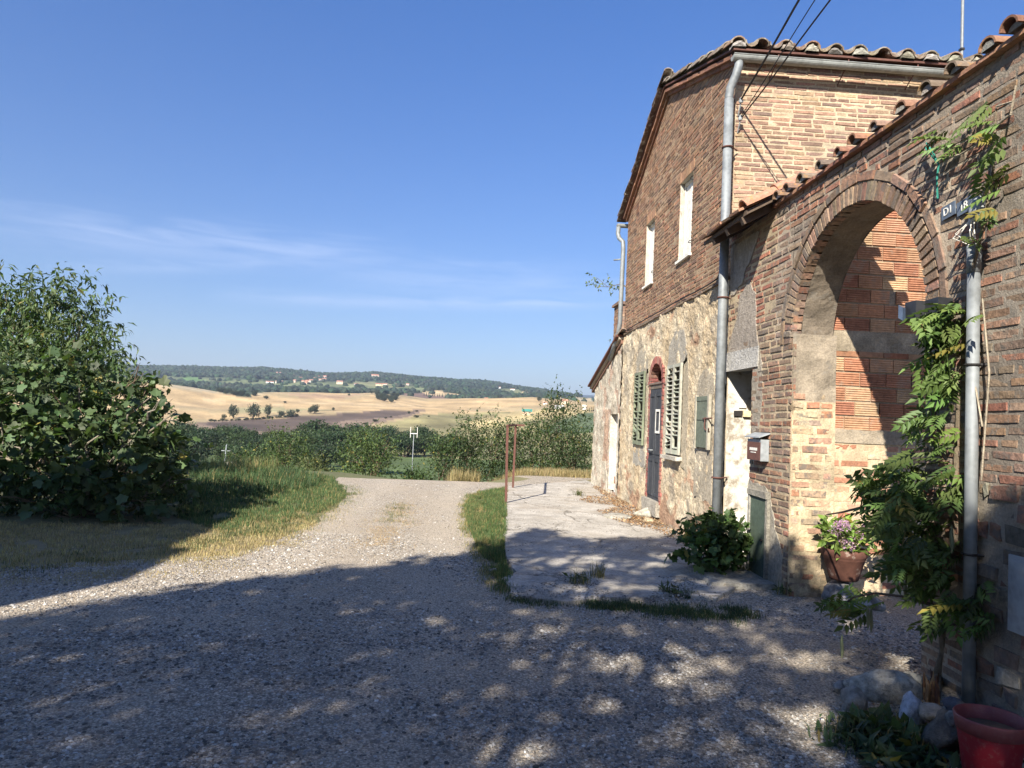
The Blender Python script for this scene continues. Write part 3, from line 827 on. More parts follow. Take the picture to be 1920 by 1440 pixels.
# far jamb (faces the camera, worn and smeared with mortar)
YJ = YA1 - .05
PJ = lambda u, z, d: (u, YJ + .02 * max(0, 2.2 - z) * -0.6 - d, z)
lay_bricks(mb, PJ, lambda z: [(XF + .004, XF + WT - .01)], .0, 1.98, h=.064, L=.27, j=.022, out=.008, outvar=.006, pal=[(.44, .31, .2), (.38, .24, .16), (.5, .38, .25), (.33, .25, .18), (.44, .22, .13)], rnd=rnd, jit=.007, wav=.03, drop=.08)
grid_panel(mb, PJ, lin(XF - .004, XF + WT + .015, .03), lambda u: -.05, lambda u: AZ0 + .10, 110, lambda u, z: tuple(c * (1 + .35 * fbm(u * 2, z, 3, 3, 3)) for c in ((.50, .40, .26) if z < 1.9 else (.30, .25, .185))), lambda u, z: .010 * fbm(u, z, 2, 4, 8) + .004)  # upper part is greyish plaster, darkened further to carry the arch's shadow
# near jamb
PN = lambda u, z, d: (u, YA0 + d, z)
mb.add([(XF, YA0, -.05), (XF + WT, YA0, -.05), (XF + WT, YA0, AZ0), (XF, YA0, AZ0)], [(0, 1, 2, 3)], (.3, .25, .19), 1)
# soffit of the arch in short bricks
na = 46
for k in range(na):
    t0, t1 = PI * k / na, PI * (k + 1) / na - .012
    for s0, s1 in ((.0, .10),):
        q = []
        for x in (XF + s0 + .002, XF + s1 - .003):
            for tt in (t0, t1): q.append((x, AY + AR * math.cos(tt) * .999, AZ0 + AR * math.sin(tt) * .999))
        dr = rnd.uniform(-.006, .004)
        q = [(x, AY + (y - AY) * (1 + dr), AZ0 + (z - AZ0) * (1 + dr)) for x, y, z in q]
        mb.add(q, [(0, 1, 3, 2)], vary(rnd.choice(PAL_OLD), .25), 0)
vs = []
for k in range(na + 1):
    t = PI * k / na
    for x in (XF, XF + WT): vs.append((x, AY + (AR + .012) * math.cos(t), AZ0 + (AR + .012) * math.sin(t)))
grid_panel(mb, lambda u, t, d: (u, AY + (AR - d) * math.cos(t), AZ0 + (AR - d) * math.sin(t)), lin(XF + .10, XF + WT, .04), lambda u: 0.0, lambda u: PI, 90, lambda u, t: tuple(c * (1 + .4 * fbm(u, t * 2, 6, 3, 3)) for c in (.19, .155, .115)), lambda u, t: -.004 + .012 * fbm(u, t * 1.6, 7, 4, 7))  # plaster colour kept dark to stand for the shade under the arch
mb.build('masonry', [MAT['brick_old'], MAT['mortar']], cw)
# voussoirs: an inner ring on end, an outer ring laid flat
mb = MB(); nv = 45
def ring(r0, r1, n, out, gap, pal):
    for k in range(n):
        t0, t1 = PI * k / n + gap, PI * (k + 1) / n - gap
        d = out + rnd.uniform(-.004, .006); e = .005
        def pt(r, t, dd): return PF(AY + r * math.cos(t) + rnd.uniform(-.004, .004), AZ0 + r * math.sin(t) + rnd.uniform(-.004, .004), dd)
        te = e / r0
        fr = [pt(r0 + .002, t0 + te, d), pt(r1 - e, t0 + te, d), pt(r1 - e, t1 - te, d), pt(r0 + .002, t1 - te, d)]
        bk = [pt(r0, t0, -.05), pt(r1, t0, -.05), pt(r1, t1, -.05), pt(r0, t1, -.05)]
        mb.add(fr + bk, [(0, 1, 2, 3), (0, 4, 5, 1), (1, 5, 6, 2), (2, 6, 7, 3), (3, 7, 4, 0)], vary(rnd.choice(pal), .2))
PAL_V = [(.27, .19, .13), (.24, .165, .115), (.31, .215, .15), (.22, .17, .13), (.29, .17, .12)]
ring(AR, AR + .15, 52, .014, .0045, PAL_V); ring(AR + .165, AR + .235, 15, .018, .006, PAL_V)
mb.build('arch', MAT['brick_old'], cw)
# render skims: grey cement on the pier foot, round the doorway head, beige on the porch wall
def pp(name, parent, poly, d, col, rag=.05):
    m = MB(); patch(m, PF, poly, d, col, 0, rag); return m.build(name, MAT['stucco'], parent)
pp('render_patch', cw, [(6.94, .0), (7.86, .0), (7.86, 1.04), (7.6, 1.02), (7.38, .98), (7.2, .74), (7.08, .5), (6.94, .34)], .018, (.36, .325, .26))
pp('render_patch', cw, [(7.74, 2.50), (8.66, 2.50), (8.66, 2.62), (8.4, 2.9), (8.30, 3.22), (8.02, 3.3), (7.86, 3.1), (7.8, 2.7)], .013, (.36, .31, .255))
pp('render_patch', cw, [(7.62, 1.5), (7.86, 1.5), (7.86, 2.5), (7.66, 2.5), (7.58, 2.1)], .012, (.40, .35, .275))
pp('render_patch', cw, [(8.3, 3.3), (8.66, 3.2), (8.66, 3.82), (7.8, 3.82), (7.95, 3.6)], .012, (.40, .355, .29))

mb = MB(); mb.box(XF - .035, XF + .3, 7.70, 8.68, 2.29, 2.50, (.47, .45, .41), 0, .012)
mb.build('lintel', MAT['stucco'], cw)
# coping: flat tiles with a row of barrel tiles bedded across them
mb = MB(); y = 1.2
while y < 7.36:
    l = rnd.uniform(.27, .31); mb.box(XF - .055 + rnd.uniform(-.006, .006), XF + WT + .05, y, min(y + l, 7.42), TOPZ + .005, TOPZ + .034 + rnd.uniform(0, .005), vary((.30, .15, .10), .25), 0, .003); y += l + .004
mb.build('coping', MAT['tile'], cw)
def barrel(mb, a, b, up, r0, r1, th, col, m=0, n=9, sag=.0):
    a = np.array(a, float); b = np.array(b, float); ax = (b - a) / np.linalg.norm(b - a); up = np.array(up, float)
    up = up - ax * np.dot(up, ax); up /= np.linalg.norm(up); sd = np.cross(ax, up)
    vs = []
    for c, r in ((a, r0), (b, r1)):
        for rr in (r, r - th):
            for k in range(n):
                t = PI * k / (n - 1); vs.append(c + sd * rr * math.cos(t) + up * rr * math.sin(t) * .92)
    fs = []
    for k in range(n - 1):
        fs += [(k, k + 1, 2 * n + k + 1, 2 * n + k), (n + k, 3 * n + k, 3 * n + k + 1, n + k + 1), (k, n + k, n + k + 1, k + 1), (2 * n + k, 2 * n + k + 1, 3 * n + k + 1, 3 * n + k)]
    fs += [(0, 2 * n, 3 * n, n), (n - 1, 2 * n - 1, 4 * n - 1, 3 * n - 1)]
    mb.add(vs, fs, col, m)
for yy in (1.5, 1.85, 2.2, 2.55, 2.9, 3.22, 3.55, 3.90, 4.13, 4.42, 4.73, 5.03, 5.36, 5.64, 5.93, 6.24, 6.60, 6.90, 7.16):
    mb = MB(); yj = yy + rnd.uniform(-.015, .015); z = TOPZ + .035; rr = rnd.uniform(.064, .08)
    c = vary(rnd.choice([(.25, .15, .10), (.23, .15, .105), (.27, .14, .09), (.21, .155, .115)]), .2)
    barrel(mb, (XF - .10 + rnd.uniform(-.02, .02), yj, z + .018), (XF + WT + .1, yj + rnd.uniform(-.03, .03), z + .05), (0, 0, 1), rr, rr * .85, .014, c)
    # mortar plug under the barrel
    vs = [(XF - .075, yj + rr * .8 * math.cos(t), z + rr * (.55 + rnd.uniform(-.12, .16)) * math.sin(t) + .012) for t in np.linspace(0, PI, 8)]
    vs += [(XF + .2, v[1], v[2]) for v in vs]
    mb.add(vs, [tuple(range(7, -1, -1))] + [(i, i + 1, 9 + i, 8 + i) for i in range(7)], vary((.33, .31, .27), .2), 1)
    mb.build('coping_tile', [MAT['tile'], MAT['mortar']], cw)

# ================================================================== hollow-tile wall behind the arch
ht = thing('hollow_tile_wall', (4.2, 7.05, 0), 'orange ribbed hollow tile wall seen through the arch, brick at its foot', 'wall')
YT = 7.0; mb = MB(); rnd = random.Random(5)
PT = lambda u, z, d: (u, YT - d, z)
def ribbed(u0, u1, z0, z1, col):
    d0 = rnd.uniform(-.004, .006); nrib = 6; prof = []
    for k in range(nrib):
        a = z0 + (z1 - z0) * k / nrib; s = (z1 - z0) / nrib
        prof += [(a + s * .04, d0), (a + s * .16, d0 + .009), (a + s * .72, d0 + .009), (a + s * .84, d0)]
    vs = []
    for u in (u0, u1):
        for z, d in prof: vs.append(PT(u, z, d))
        vs += [PT(u, z1, -.03), PT(u, z0, -.03)]
    n = len(prof) + 2
    fs = [(i, n + i, n + i + 1, i + 1) for i in range(n - 1)] + [(n - 1, 2 * n - 1, n, 0), tuple(range(n)), tuple(range(2 * n - 1, n - 1, -1))]
    mb.add(vs, fs, col, 0)
def tiles(z0, z1):
    z = z0; row = 0
    while z < z1 - .05:
        u = 3.46 - (.13 if row % 2 else 0) - rnd.uniform(0, .05)
        while u < 7.5:
            l = rnd.uniform(.235, .262); a = max(u, 3.46)
            hole = (abs(u - 3.93) < .1 and abs(z - 2.98) < .07)
            if u + l - a > .04: ribbed(a, u + l - (.06 if hole else 0), z, min(z + .135, z1), vary(rnd.choice([(.44, .225, .13), (.48, .28, .165), (.40, .185, .11), (.52, .34, .20), (.46, .245, .14)]), .12))
            u += l + .010
        z += .135 + .012; row += 1
tiles(1.63, 2.42); tiles(2.62, 4.25)
lay_bricks(mb, PT, lambda z: [(3.46, 7.5)], -.02, 1.5, h=.065, L=.27, j=.02, out=.002, outvar=.005, pal=[(.44, .25, .16), (.50, .34, .22), (.42, .19, .12), (.52, .40, .27)], rnd=rnd, m=2, drop=.12)
us = lin(3.46, 5.2, .04) + [7.5]
grid_panel(mb, PT, us, lambda u: -.05, lambda u: 1.56, 50, lambda u, z: tuple(c * (1 + .4 * fbm(u, z, 1, 3, 3)) for c in (.54, .43, .28)), lambda u, z: .007 * fbm(u, z, 4, 4, 9), 1)
grid_panel(mb, PT, us, lambda u: 1.50, lambda u: 1.635 + .012 * fbm(u, 0, 0, 3, 6), 5, lambda u, z: (.36, .30, .22), lambda u, z: .012 + .006 * fbm(u, z, 4, 4, 9), 1)
grid_panel(mb, PT, us, lambda u: 1.6, lambda u: 2.46, 2, lambda u, z: (.34, .27, .19), lambda u, z: -.006, 1)
grid_panel(mb, PT, us, lambda u: 2.415, lambda u: 2.625, 9, lambda u, z: tuple(c * (1 + .5 * fbm(u, z, 1, 3, 4)) for c in (.33, .275, .195)), lambda u, z: .010 + .012 * fbm(u, z, 4, 4, 7), 1)
grid_panel(mb, PT, us, lambda u: 2.6, lambda u: 4.25, 2, lambda u, z: (.34, .27, .19), lambda u, z: -.006, 1)
mb.box(3.47, 7.5, YT + .035, YT + .24, -.05, 4.26, (.33, .24, .17), 2)
mb.build('tile_face', [MAT['hollow_tile'], MAT['mortar'], MAT['brick']], ht)

# ================================================================== the house
hs = thing('brick_house', (4.5, 12.0, 0), 'two storey farmhouse with brick gable above peeling ochre stucco and grey gutters', 'house')
Y0, Y1, YR = 8.70, 15.0, 11.9
def roofz(y):
    return 6.31 + (7.42 - 6.31) * (y - 8.5) / (YR - 8.5) if y < YR else 7.42 - (7.42 - 6.03) * (y - YR) / (15.2 - YR)
WIN = [(12.66, 13.27, 4.16, 5.33), (10.40, 11.06, 4.16, 5.40)]
rnd = random.Random(23)
def iv_gable(z):
    a, b = Y0, Y1
    zz = z + .13
    if zz > 6.31: a = max(a, 8.5 + (zz - 6.31) / (7.42 - 6.31) * (YR - 8.5))
    if zz > 6.03: b = min(b, 15.2 - (zz - 6.03) / (7.42 - 6.03) * (15.2 - YR))
    if b <= a: return []
    cuts = [(w[0], w[1]) for w in WIN if w[2] < z < w[3] + .17]
    out = []; s = a
    for c0, c1 in sorted(cuts):
        out.append((s, c0)); s = c1
    out.append((s, b)); return out
mb = MB()
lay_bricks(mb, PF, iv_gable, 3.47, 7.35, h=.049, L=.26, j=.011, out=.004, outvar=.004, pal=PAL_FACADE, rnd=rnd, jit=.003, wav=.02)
for w in WIN:                                            # soldier course over each opening
    u = w[0] - .05
    while u < w[1] + .03:
        mb.box(XF - .006 - rnd.uniform(0, .004), XF + .03, u, u + .054, w[3] + .002, w[3] + .16, vary((.34, .2, .12), .15)); u += .064
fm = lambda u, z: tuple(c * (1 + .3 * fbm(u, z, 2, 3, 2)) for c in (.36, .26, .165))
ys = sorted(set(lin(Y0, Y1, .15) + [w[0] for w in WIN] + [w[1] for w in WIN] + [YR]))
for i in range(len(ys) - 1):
    a, b = ys[i], ys[i + 1]; c = (a + b) / 2; spans = [(3.44, None)]
    for w in WIN:
        if w[0] <= c <= w[1]: spans = [(3.44, w[2]), (w[3], None)]
    for z0, z1 in spans:
        za, zb = (z1, z1) if z1 else (roofz(a) - .1, roofz(b) - .1)
        mb.add([PF(a, z0, 0), PF(b, z0, 0), PF(b, zb, 0), PF(a, za, 0)], [(0, 3, 2, 1)], fm(c, z0 + 1), 1)
for w in WIN:                                            # reveals
    x0, x1 = XF, XF + .16
    for q in ([(x0, w[1], w[2]), (x1, w[1], w[2]), (x1, w[1], w[3]), (x0, w[1], w[3])], [(x0, w[0], w[2]), (x1, w[0], w[2]), (x1, w[0], w[3]), (x0, w[0], w[3])],
              [(x0, w[0], w[3]), (x1, w[0], w[3]), (x1, w[1], w[3]), (x0, w[1], w[3])], [(x0, w[0], w[2]), (x1, w[0], w[2]), (x1, w[1], w[2]), (x0, w[1], w[2])]):
        mb.add(q, [(0, 1, 2, 3)], (.5, .46, .38), 1)
mb.build('gable_wall', [MAT['brick'], MAT['mortar']], hs)
# near side wall, full sun
mb = MB(); PS = lambda u, z, d: (u, Y0 - d, z)
lay_bricks(mb, PS, lambda z: [(XF + .002, 9.2)], 2.5, 6.24, h=.048, L=.265, j=.0125, out=.004, outvar=.004, pal=PAL_SIDE, rnd=rnd, jit=.005, wav=.02, drop=.02)
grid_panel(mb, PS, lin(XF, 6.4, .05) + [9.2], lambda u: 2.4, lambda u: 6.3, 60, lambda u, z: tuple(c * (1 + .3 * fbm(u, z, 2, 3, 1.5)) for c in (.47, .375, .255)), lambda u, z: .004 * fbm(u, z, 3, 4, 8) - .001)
mb.add([(XF, Y0, 0), (9.2, Y0, 0), (9.2, Y0, 2.42), (XF, Y0, 2.42)], [(0, 1, 2, 3)], (.45, .38, .28), 1)
mb.add([(9.2, Y0, 0), (9.2, Y1, 0), (9.2, Y1, 6.0), (9.2, Y0, 6.2)], [(0, 1, 2, 3)], (.45, .38, .28), 1)
mb.add([(XF, Y1, 0), (9.2, Y1, 0), (9.2, Y1, 6.0), (XF, Y1, 6.0)], [(0, 1, 2, 3)], (.4, .3, .2), 1)
mb.build('side_wall', [MAT['brick'], MAT['mortar']], hs)
mb = MB()
grid_panel(mb, PS, lin(XF + .01, 4.3, .05), lambda u: 0.0, lambda u: 2.34, 40, lambda u, z: (1, 1, 1), lambda u, z: .016 + .004 * fbm(u, z, 3, 4, 6), 0)
mb.build('whitewashed_wall', MAT['whitewash'], hs)
mb = MB(); mb.box(4.3, 4.34, 7.9, 8.66, 0, 2.4, (.2, .18, .15)); mb.box(XF + .32, 4.32, 7.84, 7.88, 0, 2.6, (.4, .37, .3)); mb.box(XF + .3, 4.32, 7.84, 8.68, 2.36, 2.42, (.5, .48, .44))
mb.build('porch_lining', MAT['plain'], hs)
# upper windows: painted boards with a hook, and a thin sill
for i, w in enumerate(WIN):
    mb = MB(); x = XF + .085
    mb.box(x, x + .04, w[0] + .004, w[1] - .004, w[2], w[3] - .004, (1, 1, 1))
    wn_ = mb.build('window', MAT['white_paint'], hs)
    m2 = MB(); fc = (.62, .58, .5)
    for a, b, c, d in ((w[0] + .004, w[0] + .045, w[2], w[3] - .004), (w[1] - .045, w[1] - .004, w[2], w[3] - .004), (w[0] + .045, w[1] - .045, w[3] - .05, w[3] - .004), ((w[0] + w[1]) / 2 - .006, (w[0] + w[1]) / 2 + .006, w[2], w[3] - .05)): m2.box(x - (.006 if b - a < .02 else .02), x, a, b, c, d, fc)
    m2.build('frame', MAT['wood_paint'], wn_)
    m2 = MB(); m2.box(XF - .045, XF + .06, w[0] - .03, w[1] + .03, w[2] - .045, w[2] - .004, (1, 1, 1), 0, .004); m2.build('sill', MAT['white_paint'], wn_)
    for zz in (w[2] + .16, w[3] - .12):
        m2 = MB(); m2.tube([(x - .005, w[0] + .06, zz), (XF - .03, w[0] + .05, zz), (XF - .035, w[0] - .02, zz + .01), (XF - .02, w[0] - .08, zz + .005)], .006, 5)
        m2.build('hook', MAT['dark_iron'], wn_)
# lower storey: thick flaking stucco over rubble
OPEN = [(11.62, 12.44, .26, 2.62), (12.80, 13.58, 1.20, 2.56), (10.50, 11.26, 1.15, 2.54)]
def scol(u, z):
    n = fbm(u, z * .55, 4, 5, 1.3); n2 = fbm(u, z, 14, 4, 6); n3 = fbm(u * 1.1, z, 24, 4, 2.2)
    a, b, g = np.array((.50, .39, .25)), np.array((.60, .51, .365)), np.array((.33, .285, .22))
    t = np.clip(.5 + 1.1 * n + .5 * n2, 0, 1); c = a * (1 - t) + b * t
    c = c + (g - c) * np.clip((n3 - .12) * 2.6, 0, .8)
    r = fbm(u * .9, z * 1.4, 40, 4, 1.7) + (.28 if z < .85 else 0) + (.12 if z > 3.25 else 0) - .06 * abs(u - 11)
    if r > .36: c = c + (np.array((.36, .19, .115)) - c) * min(.7, (r - .36) * 4)
    if z < .35: c = c * .9
    return tuple(c)
def shh(u, z):
    v = mnoise.voronoi(Vector((u * 5.5, z * 7.0, 1.0)))[0]
    return .022 * fbm(u, z, 6, 5, 4) + .012 * fbm(u, z, 66, 3, 14) + .020 * (.4 - v[0]) * (1 if fbm(u, z, 60, 3, .9) > -.05 else .25) + .012 + .016 * max(0, .5 - z)
us = sorted(set(lin(Y0, Y1, .026) + [o[k] for o in OPEN for k in (0, 1)]))
mb = MB()
i = 0
while i < len(us) - 1:
    o = [q for q in OPEN if q[0] - 1e-6 <= us[i] < q[1] - 1e-6]
    j = i + 1
    while j < len(us) - 1 and ([q for q in OPEN if q[0] - 1e-6 <= us[j] < q[1] - 1e-6] == o): j += 1
    seg = us[i:j + 1]
    if o:
        q = o[0]; zl = q[2]
        if q[0] == 11.62:
            top = lambda u: 2.28 + .36 * math.sqrt(max(0, 1 - ((u - 12.03) / .41) ** 2))
        else: top = lambda u, q=q: q[3]
        if zl > 0.1: grid_panel(mb, PF, seg, lambda u: -.05, lambda u: zl, max(2, int((zl + .05) / .028)), scol, shh, 0)
        grid_panel(mb, PF, seg, top, lambda u: 3.45, 34, scol, shh, 0)
    else: grid_panel(mb, PF, seg, lambda u: -.05, lambda u: 3.45, 124, scol, shh, 0)
    i = j
for q in OPEN:                                            # reveals, the door's darkened as shade; near-black backs stand in for unlit depth
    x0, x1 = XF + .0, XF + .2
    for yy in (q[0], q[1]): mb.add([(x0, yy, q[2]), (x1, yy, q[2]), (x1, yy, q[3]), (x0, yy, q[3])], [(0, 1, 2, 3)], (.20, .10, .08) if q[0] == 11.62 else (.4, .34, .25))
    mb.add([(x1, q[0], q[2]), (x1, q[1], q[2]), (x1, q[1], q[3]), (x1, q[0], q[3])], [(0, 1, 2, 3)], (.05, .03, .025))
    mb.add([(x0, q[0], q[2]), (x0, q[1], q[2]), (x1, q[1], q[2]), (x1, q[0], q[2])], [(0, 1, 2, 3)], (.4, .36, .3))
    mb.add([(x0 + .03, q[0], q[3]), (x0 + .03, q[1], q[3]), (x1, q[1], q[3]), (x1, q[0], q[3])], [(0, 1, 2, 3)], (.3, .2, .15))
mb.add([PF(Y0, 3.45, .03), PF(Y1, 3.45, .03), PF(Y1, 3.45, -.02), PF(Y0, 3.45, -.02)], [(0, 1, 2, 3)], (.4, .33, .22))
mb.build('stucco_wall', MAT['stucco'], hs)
pp('cement_patch', hs, [(12.70, 2.50), (13.68, 2.50), (13.62, 2.86), (13.2, 3.02), (12.80, 2.92)], .017, (.42, .37, .285))
pp('cement_patch', hs, [(12.72, .82), (13.66, .82), (13.66, 1.21), (12.72, 1.21)], .017, (.40, .37, .31))
pp('cement_patch', hs, [(13.57, 1.18), (13.74, 1.14), (13.72, 2.6), (13.57, 2.56)], .017, (.42, .37, .285))
pp('cement_patch', hs, [(12.66, 1.1), (12.81, 1.18), (12.81, 2.56), (12.67, 2.62)], .017, (.42, .36, .26))
pp('cement_patch', hs, [(10.34, 2.53), (11.4, 2.53), (11.36, 2.85), (11.05, 3.05), (10.6, 3.02), (10.42, 2.85)], .017, (.42, .38, .31))
pp('cement_patch', hs, [(10.2, .9), (10.51, 1.0), (10.51, 2.56), (10.30, 2.7), (10.22, 1.9)], .017, (.46, .39, .28))
pp('cement_patch', hs, [(9.1, .62), (9.86, .62), (9.84, 2.05), (9.78, 2.28), (9.5, 2.36), (9.14, 2.25)], .017, (.44, .38, .285))
pp('cement_patch', hs, [(11.44, 1.0), (11.56, 1.0), (11.58, 2.3), (11.42, 2.5)], .017, (.50, .43, .32))

# string course: crooked ledge with a cable on it
mb = MB()
u = Y0
while u < Y1:
    l = rnd.uniform(.2, .3); mb.box(XF - .026 - rnd.uniform(0, .012), XF + .02, u, min(u + l, Y1), 3.435 + .02 * fbm(u, 0, 0, 2, .8), 3.475 + .02 * fbm(u, 0, 0, 2, .8), vary((.24, .17, .12), .2), 0, .004); u += l
mb.build('ledge', MAT['brick_old'], hs)
mb = MB(); mb.tube([(XF - .045, u, 3.50 + .015 * fbm(u, 3, 0, 3, 1.1) + (.05 if u < 9.2 else 0) * (9.2 - u)) for u in np.linspace(8.72, 14.95, 60)], .009, 6)
mb.build('wall_cable', MAT['cable'], hs)
# door under a red brick arch
RED = [(.30, .115, .095), (.34, .15, .12), (.27, .10, .085), (.34, .19, .14)]
mb = MB(); z = .3
while z < 2.26:
    for a, b in ((11.55, 11.63), (12.43, 12.52)):
        l = rnd.uniform(-.02, .02)
        mb.box(XF - .034 - rnd.uniform(0, .006), XF + .1, a + (l if a < 12 else 0), b + (l if a > 12 else 0), z, z + .058, vary(rnd.choice(RED), .15), 0, .004)
    z += .068
for kk in range(17):
    t0, t1 = PI * kk / 17 + .02, PI * (kk + 1) / 17 - .02
    q = []
    for d in (.045 + rnd.uniform(0, .006), -.1):
        for r1, r2 in ((.41, .36), (.51, .48)):
            for t in (t0, t1): q.append(PF(12.03 + r1 * math.cos(t), 2.27 + r2 * math.sin(t), d))
    mb.add(q, [(0, 1, 3, 2), (4, 6, 7, 5), (0, 4, 5, 1), (2, 3, 7, 6), (0, 2, 6, 4), (1, 5, 7, 3)], vary(rnd.choice(RED), .15))
mb.build('door_arch', MAT['brick'], hs)
mb = MB(); XD = XF - .022; GR = (.052, .056, .064)
for a, b in ((11.63, 12.025), (12.035, 12.43)):
    mb.box(XD, XD + .04, a, b, .34, 2.2, GR)
    for f0, f1 in ((.40, 1.02), (1.10, 2.12)):
        mb.box(XD - .014, XD, a + .03, a + .075, f0, f1, GR); mb.box(XD - .014, XD, b - .075, b - .03, f0, f1, GR)
        mb.box(XD - .014, XD, a + .075, b - .075, f1 - .05, f1, GR); mb.box(XD - .014, XD, a + .075, b - .075, f0, f0 + .05, GR)
mb.box(XD - .008, XD + .03, 11.63, 12.43, 2.2, 2.27, (.16, .13, .1))
door = mb.build('door', MAT['wood_paint'], hs)
m2 = MB(); m2.box(XF - .05, XF + .08, 11.6, 12.46, 2.275, 2.305, (.2, .15, .12)); m2.tube([(XF - .03, 11.45, 2.26), (XF - .03, 12.62, 2.3)], .012, 6, (.2, .12, .1)); m2.build('rail', MAT['wood_paint'], door)
m2 = MB(); m2.tube([(XD - .01, 12.10, 1.16), (XD - .055, 12.10, 1.16), (XD - .06, 12.24, 1.165)], .011, 6, (.7, .7, .7)); m2.build('handle', MAT['zinc'], door)
m2 = MB(); x = XD - .018
for a, b, c, d in ((11.70, 11.98, 1.45, 1.49), (11.70, 11.98, 1.81, 1.85), (11.70, 11.735, 1.49, 1.81), (11.95, 11.98, 1.49, 1.81)): m2.box(x, x + .004, a, b, c, d, (1, 1, 1))
m2.build('notice_frame', MAT['white_paint'], door)
mb = MB(); mb.box(XF - .10, XF + .14, 11.56, 12.50, .10, .335, (.44, .40, .33), 0, .01); mb.build('door_step', MAT['stone'], hs)
# louvred shutters: left pair shut and battered, right pair warped
def shutter(y0, y1, z0, z1, col, broken, open_, seed):
    r = random.Random(seed); mb = MB(); x = XF - .045; fw = .045
    w = y1 - y0
    for a, b in ((y0, y0 + fw), (y1 - fw, y1)): mb.box(x - .018, x + .018, a, b, z0, z1, vary(col, .1), 0, .002)
    for a, b in ((z0, z0 + .07), (z1 - .05, z1)): mb.box(x - .016, x + .016, y0 + fw, y1 - fw, a, b, vary(col, .1), 0, .002)
    z = z0 + .09
    while z < z1 - .07:
        if r.random() > broken * .35:
            t0, t1 = (r.uniform(-.05, .05) * (r.random() < broken), r.uniform(-.05, .05) * (r.random() < broken))
            c = vary(col, .18); th = .009
            q = []
            for yy, tt in ((y0 + fw - .01, t0), (y1 - fw + .01, t1)):
                q += [(x - .022, yy, z + tt - .004), (x - .022, yy, z + tt + th - .004), (x + .018, yy, z + tt + open_), (x + .018, yy, z + tt + open_ + th)]
            mb.add(q, [(0, 1, 3, 2), (4, 6, 7, 5), (0, 4, 5, 1), (2, 3, 7, 6), (0, 2, 6, 4), (1, 5, 7, 3)], c)
        z += .064
    return mb
for (a, b, z0, z1, col, br, op, lab) in ((12.81, 13.57, 1.21, 2.55, (.20, .22, .15), .4, .016, 'grey green louvred shutters with broken slats'), (10.51, 11.25, 1.16, 2.53, (.42, .42, .34), .22, .012, 'pale flaking louvred shutters with gaping slats')):
    sw = thing('shutter_window', (XF, (a + b) / 2, z0)); sw.parent = hs; sw.location = Vector((XF, (a + b) / 2, z0)) - hs.location; tag(sw, lab)
    mid = (a + b) / 2
    shutter(a, mid - .006, z0, z1, col, br, op, 3).build('shutter', MAT['wood_paint'], sw); shutter(mid + .006, b, z0, z1, col, br, op, 8).build('shutter', MAT['wood_paint'], sw)
    if col[0] > .3:
        m2 = MB(); m2.box(XF - .11, XF + .02, a - .06, b + .06, z0 - .085, z0 - .03, (.52, .48, .40), 0, .005); m2.build('sill', MAT['stucco'], sw)
# small metal hatch
mb = MB(); mb.box(XF - .055, XF - .036, 9.22, 9.70, 1.32, 2.0, (.135, .155, .115)); mb.box(XF - .062, XF - .055, 9.22, 9.70, 1.94, 2.0, (.14, .16, .12)); mb.box(XF - .060, XF - .055, 9.24, 9.68, 1.68, 1.69, (.06, .07, .05))
mb.box(XF - .07, XF - .03, 9.16, 9.22, 1.30, 2.02, (.36, .33, .26)); mb.box(XF - .07, XF - .03, 9.70, 9.74, 1.30, 2.02, (.36, .33, .26))
hatch = mb.build('hatch', MAT['wood_paint'], hs)
m2 = MB(); m2.tube([(XF - .075, 9.0, 1.71), (XF - .075, 9.36, 1.70)], .010, 6); m2.tube([(XF - .075, 9.27, 1.72), (XF - .08, 9.27, 1.58), (XF - .06, 9.22, 1.54)], .009, 6); m2.tube([(XF - .08, 9.1, 1.58), (XF - .05, 9.2, 1.5)], .009, 5); m2.build('latch', MAT['rust'], hatch)
# roof
mb = MB(); th = .05
def rp(x, y, dz=0): return (x, y, roofz(y) + dz)
xa, xb = 2.985, 9.4
for ya, yb in ((8.5, YR), (YR, 15.2)):
    mb.add([rp(xa, ya, -.045), rp(xb, ya, -.045), rp(xb, yb, -.045), rp(xa, yb, -.045), rp(xa, ya, -.07), rp(xb, ya, -.07), rp(xb, yb, -.07), rp(xa, yb, -.07)],
           [(0, 1, 2, 3), (4, 7, 6, 5), (0, 4, 5, 1), (0, 3, 7, 4)], (.13, .06, .045))
mb.box(2.99, 9.3, 8.60, 8.64, 6.175, 6.245, (.10, .05, .04))
roof = mb.build('roof', MAT['wood_paint'], hs)
y = YR + .1
while y < 15.2:                                            # stepped flat tiles along the far verge
    mb = MB(); l_ = .44; dy = rnd.uniform(-.02, .02); z0_, z1_ = roofz(y) - .02, roofz(y + l_) - .035
    mb.add([(x, yy + dy, z + d) for x in (2.915 + rnd.uniform(-.012, .012), 3.12) for yy, z in ((y, z0_), (y + l_, z1_)) for d in (0, .034)], [(0, 1, 3, 2), (4, 6, 7, 5), (0, 4, 5, 1), (2, 3, 7, 6), (0, 2, 6, 4), (1, 5, 7, 3)], vary((.15, .10, .075), .25)); mb.build('verge_tile', MAT['tile_roof'], roof); y += .36
mb = MB()                                                 # verge: two brick courses stepping out under the tiles
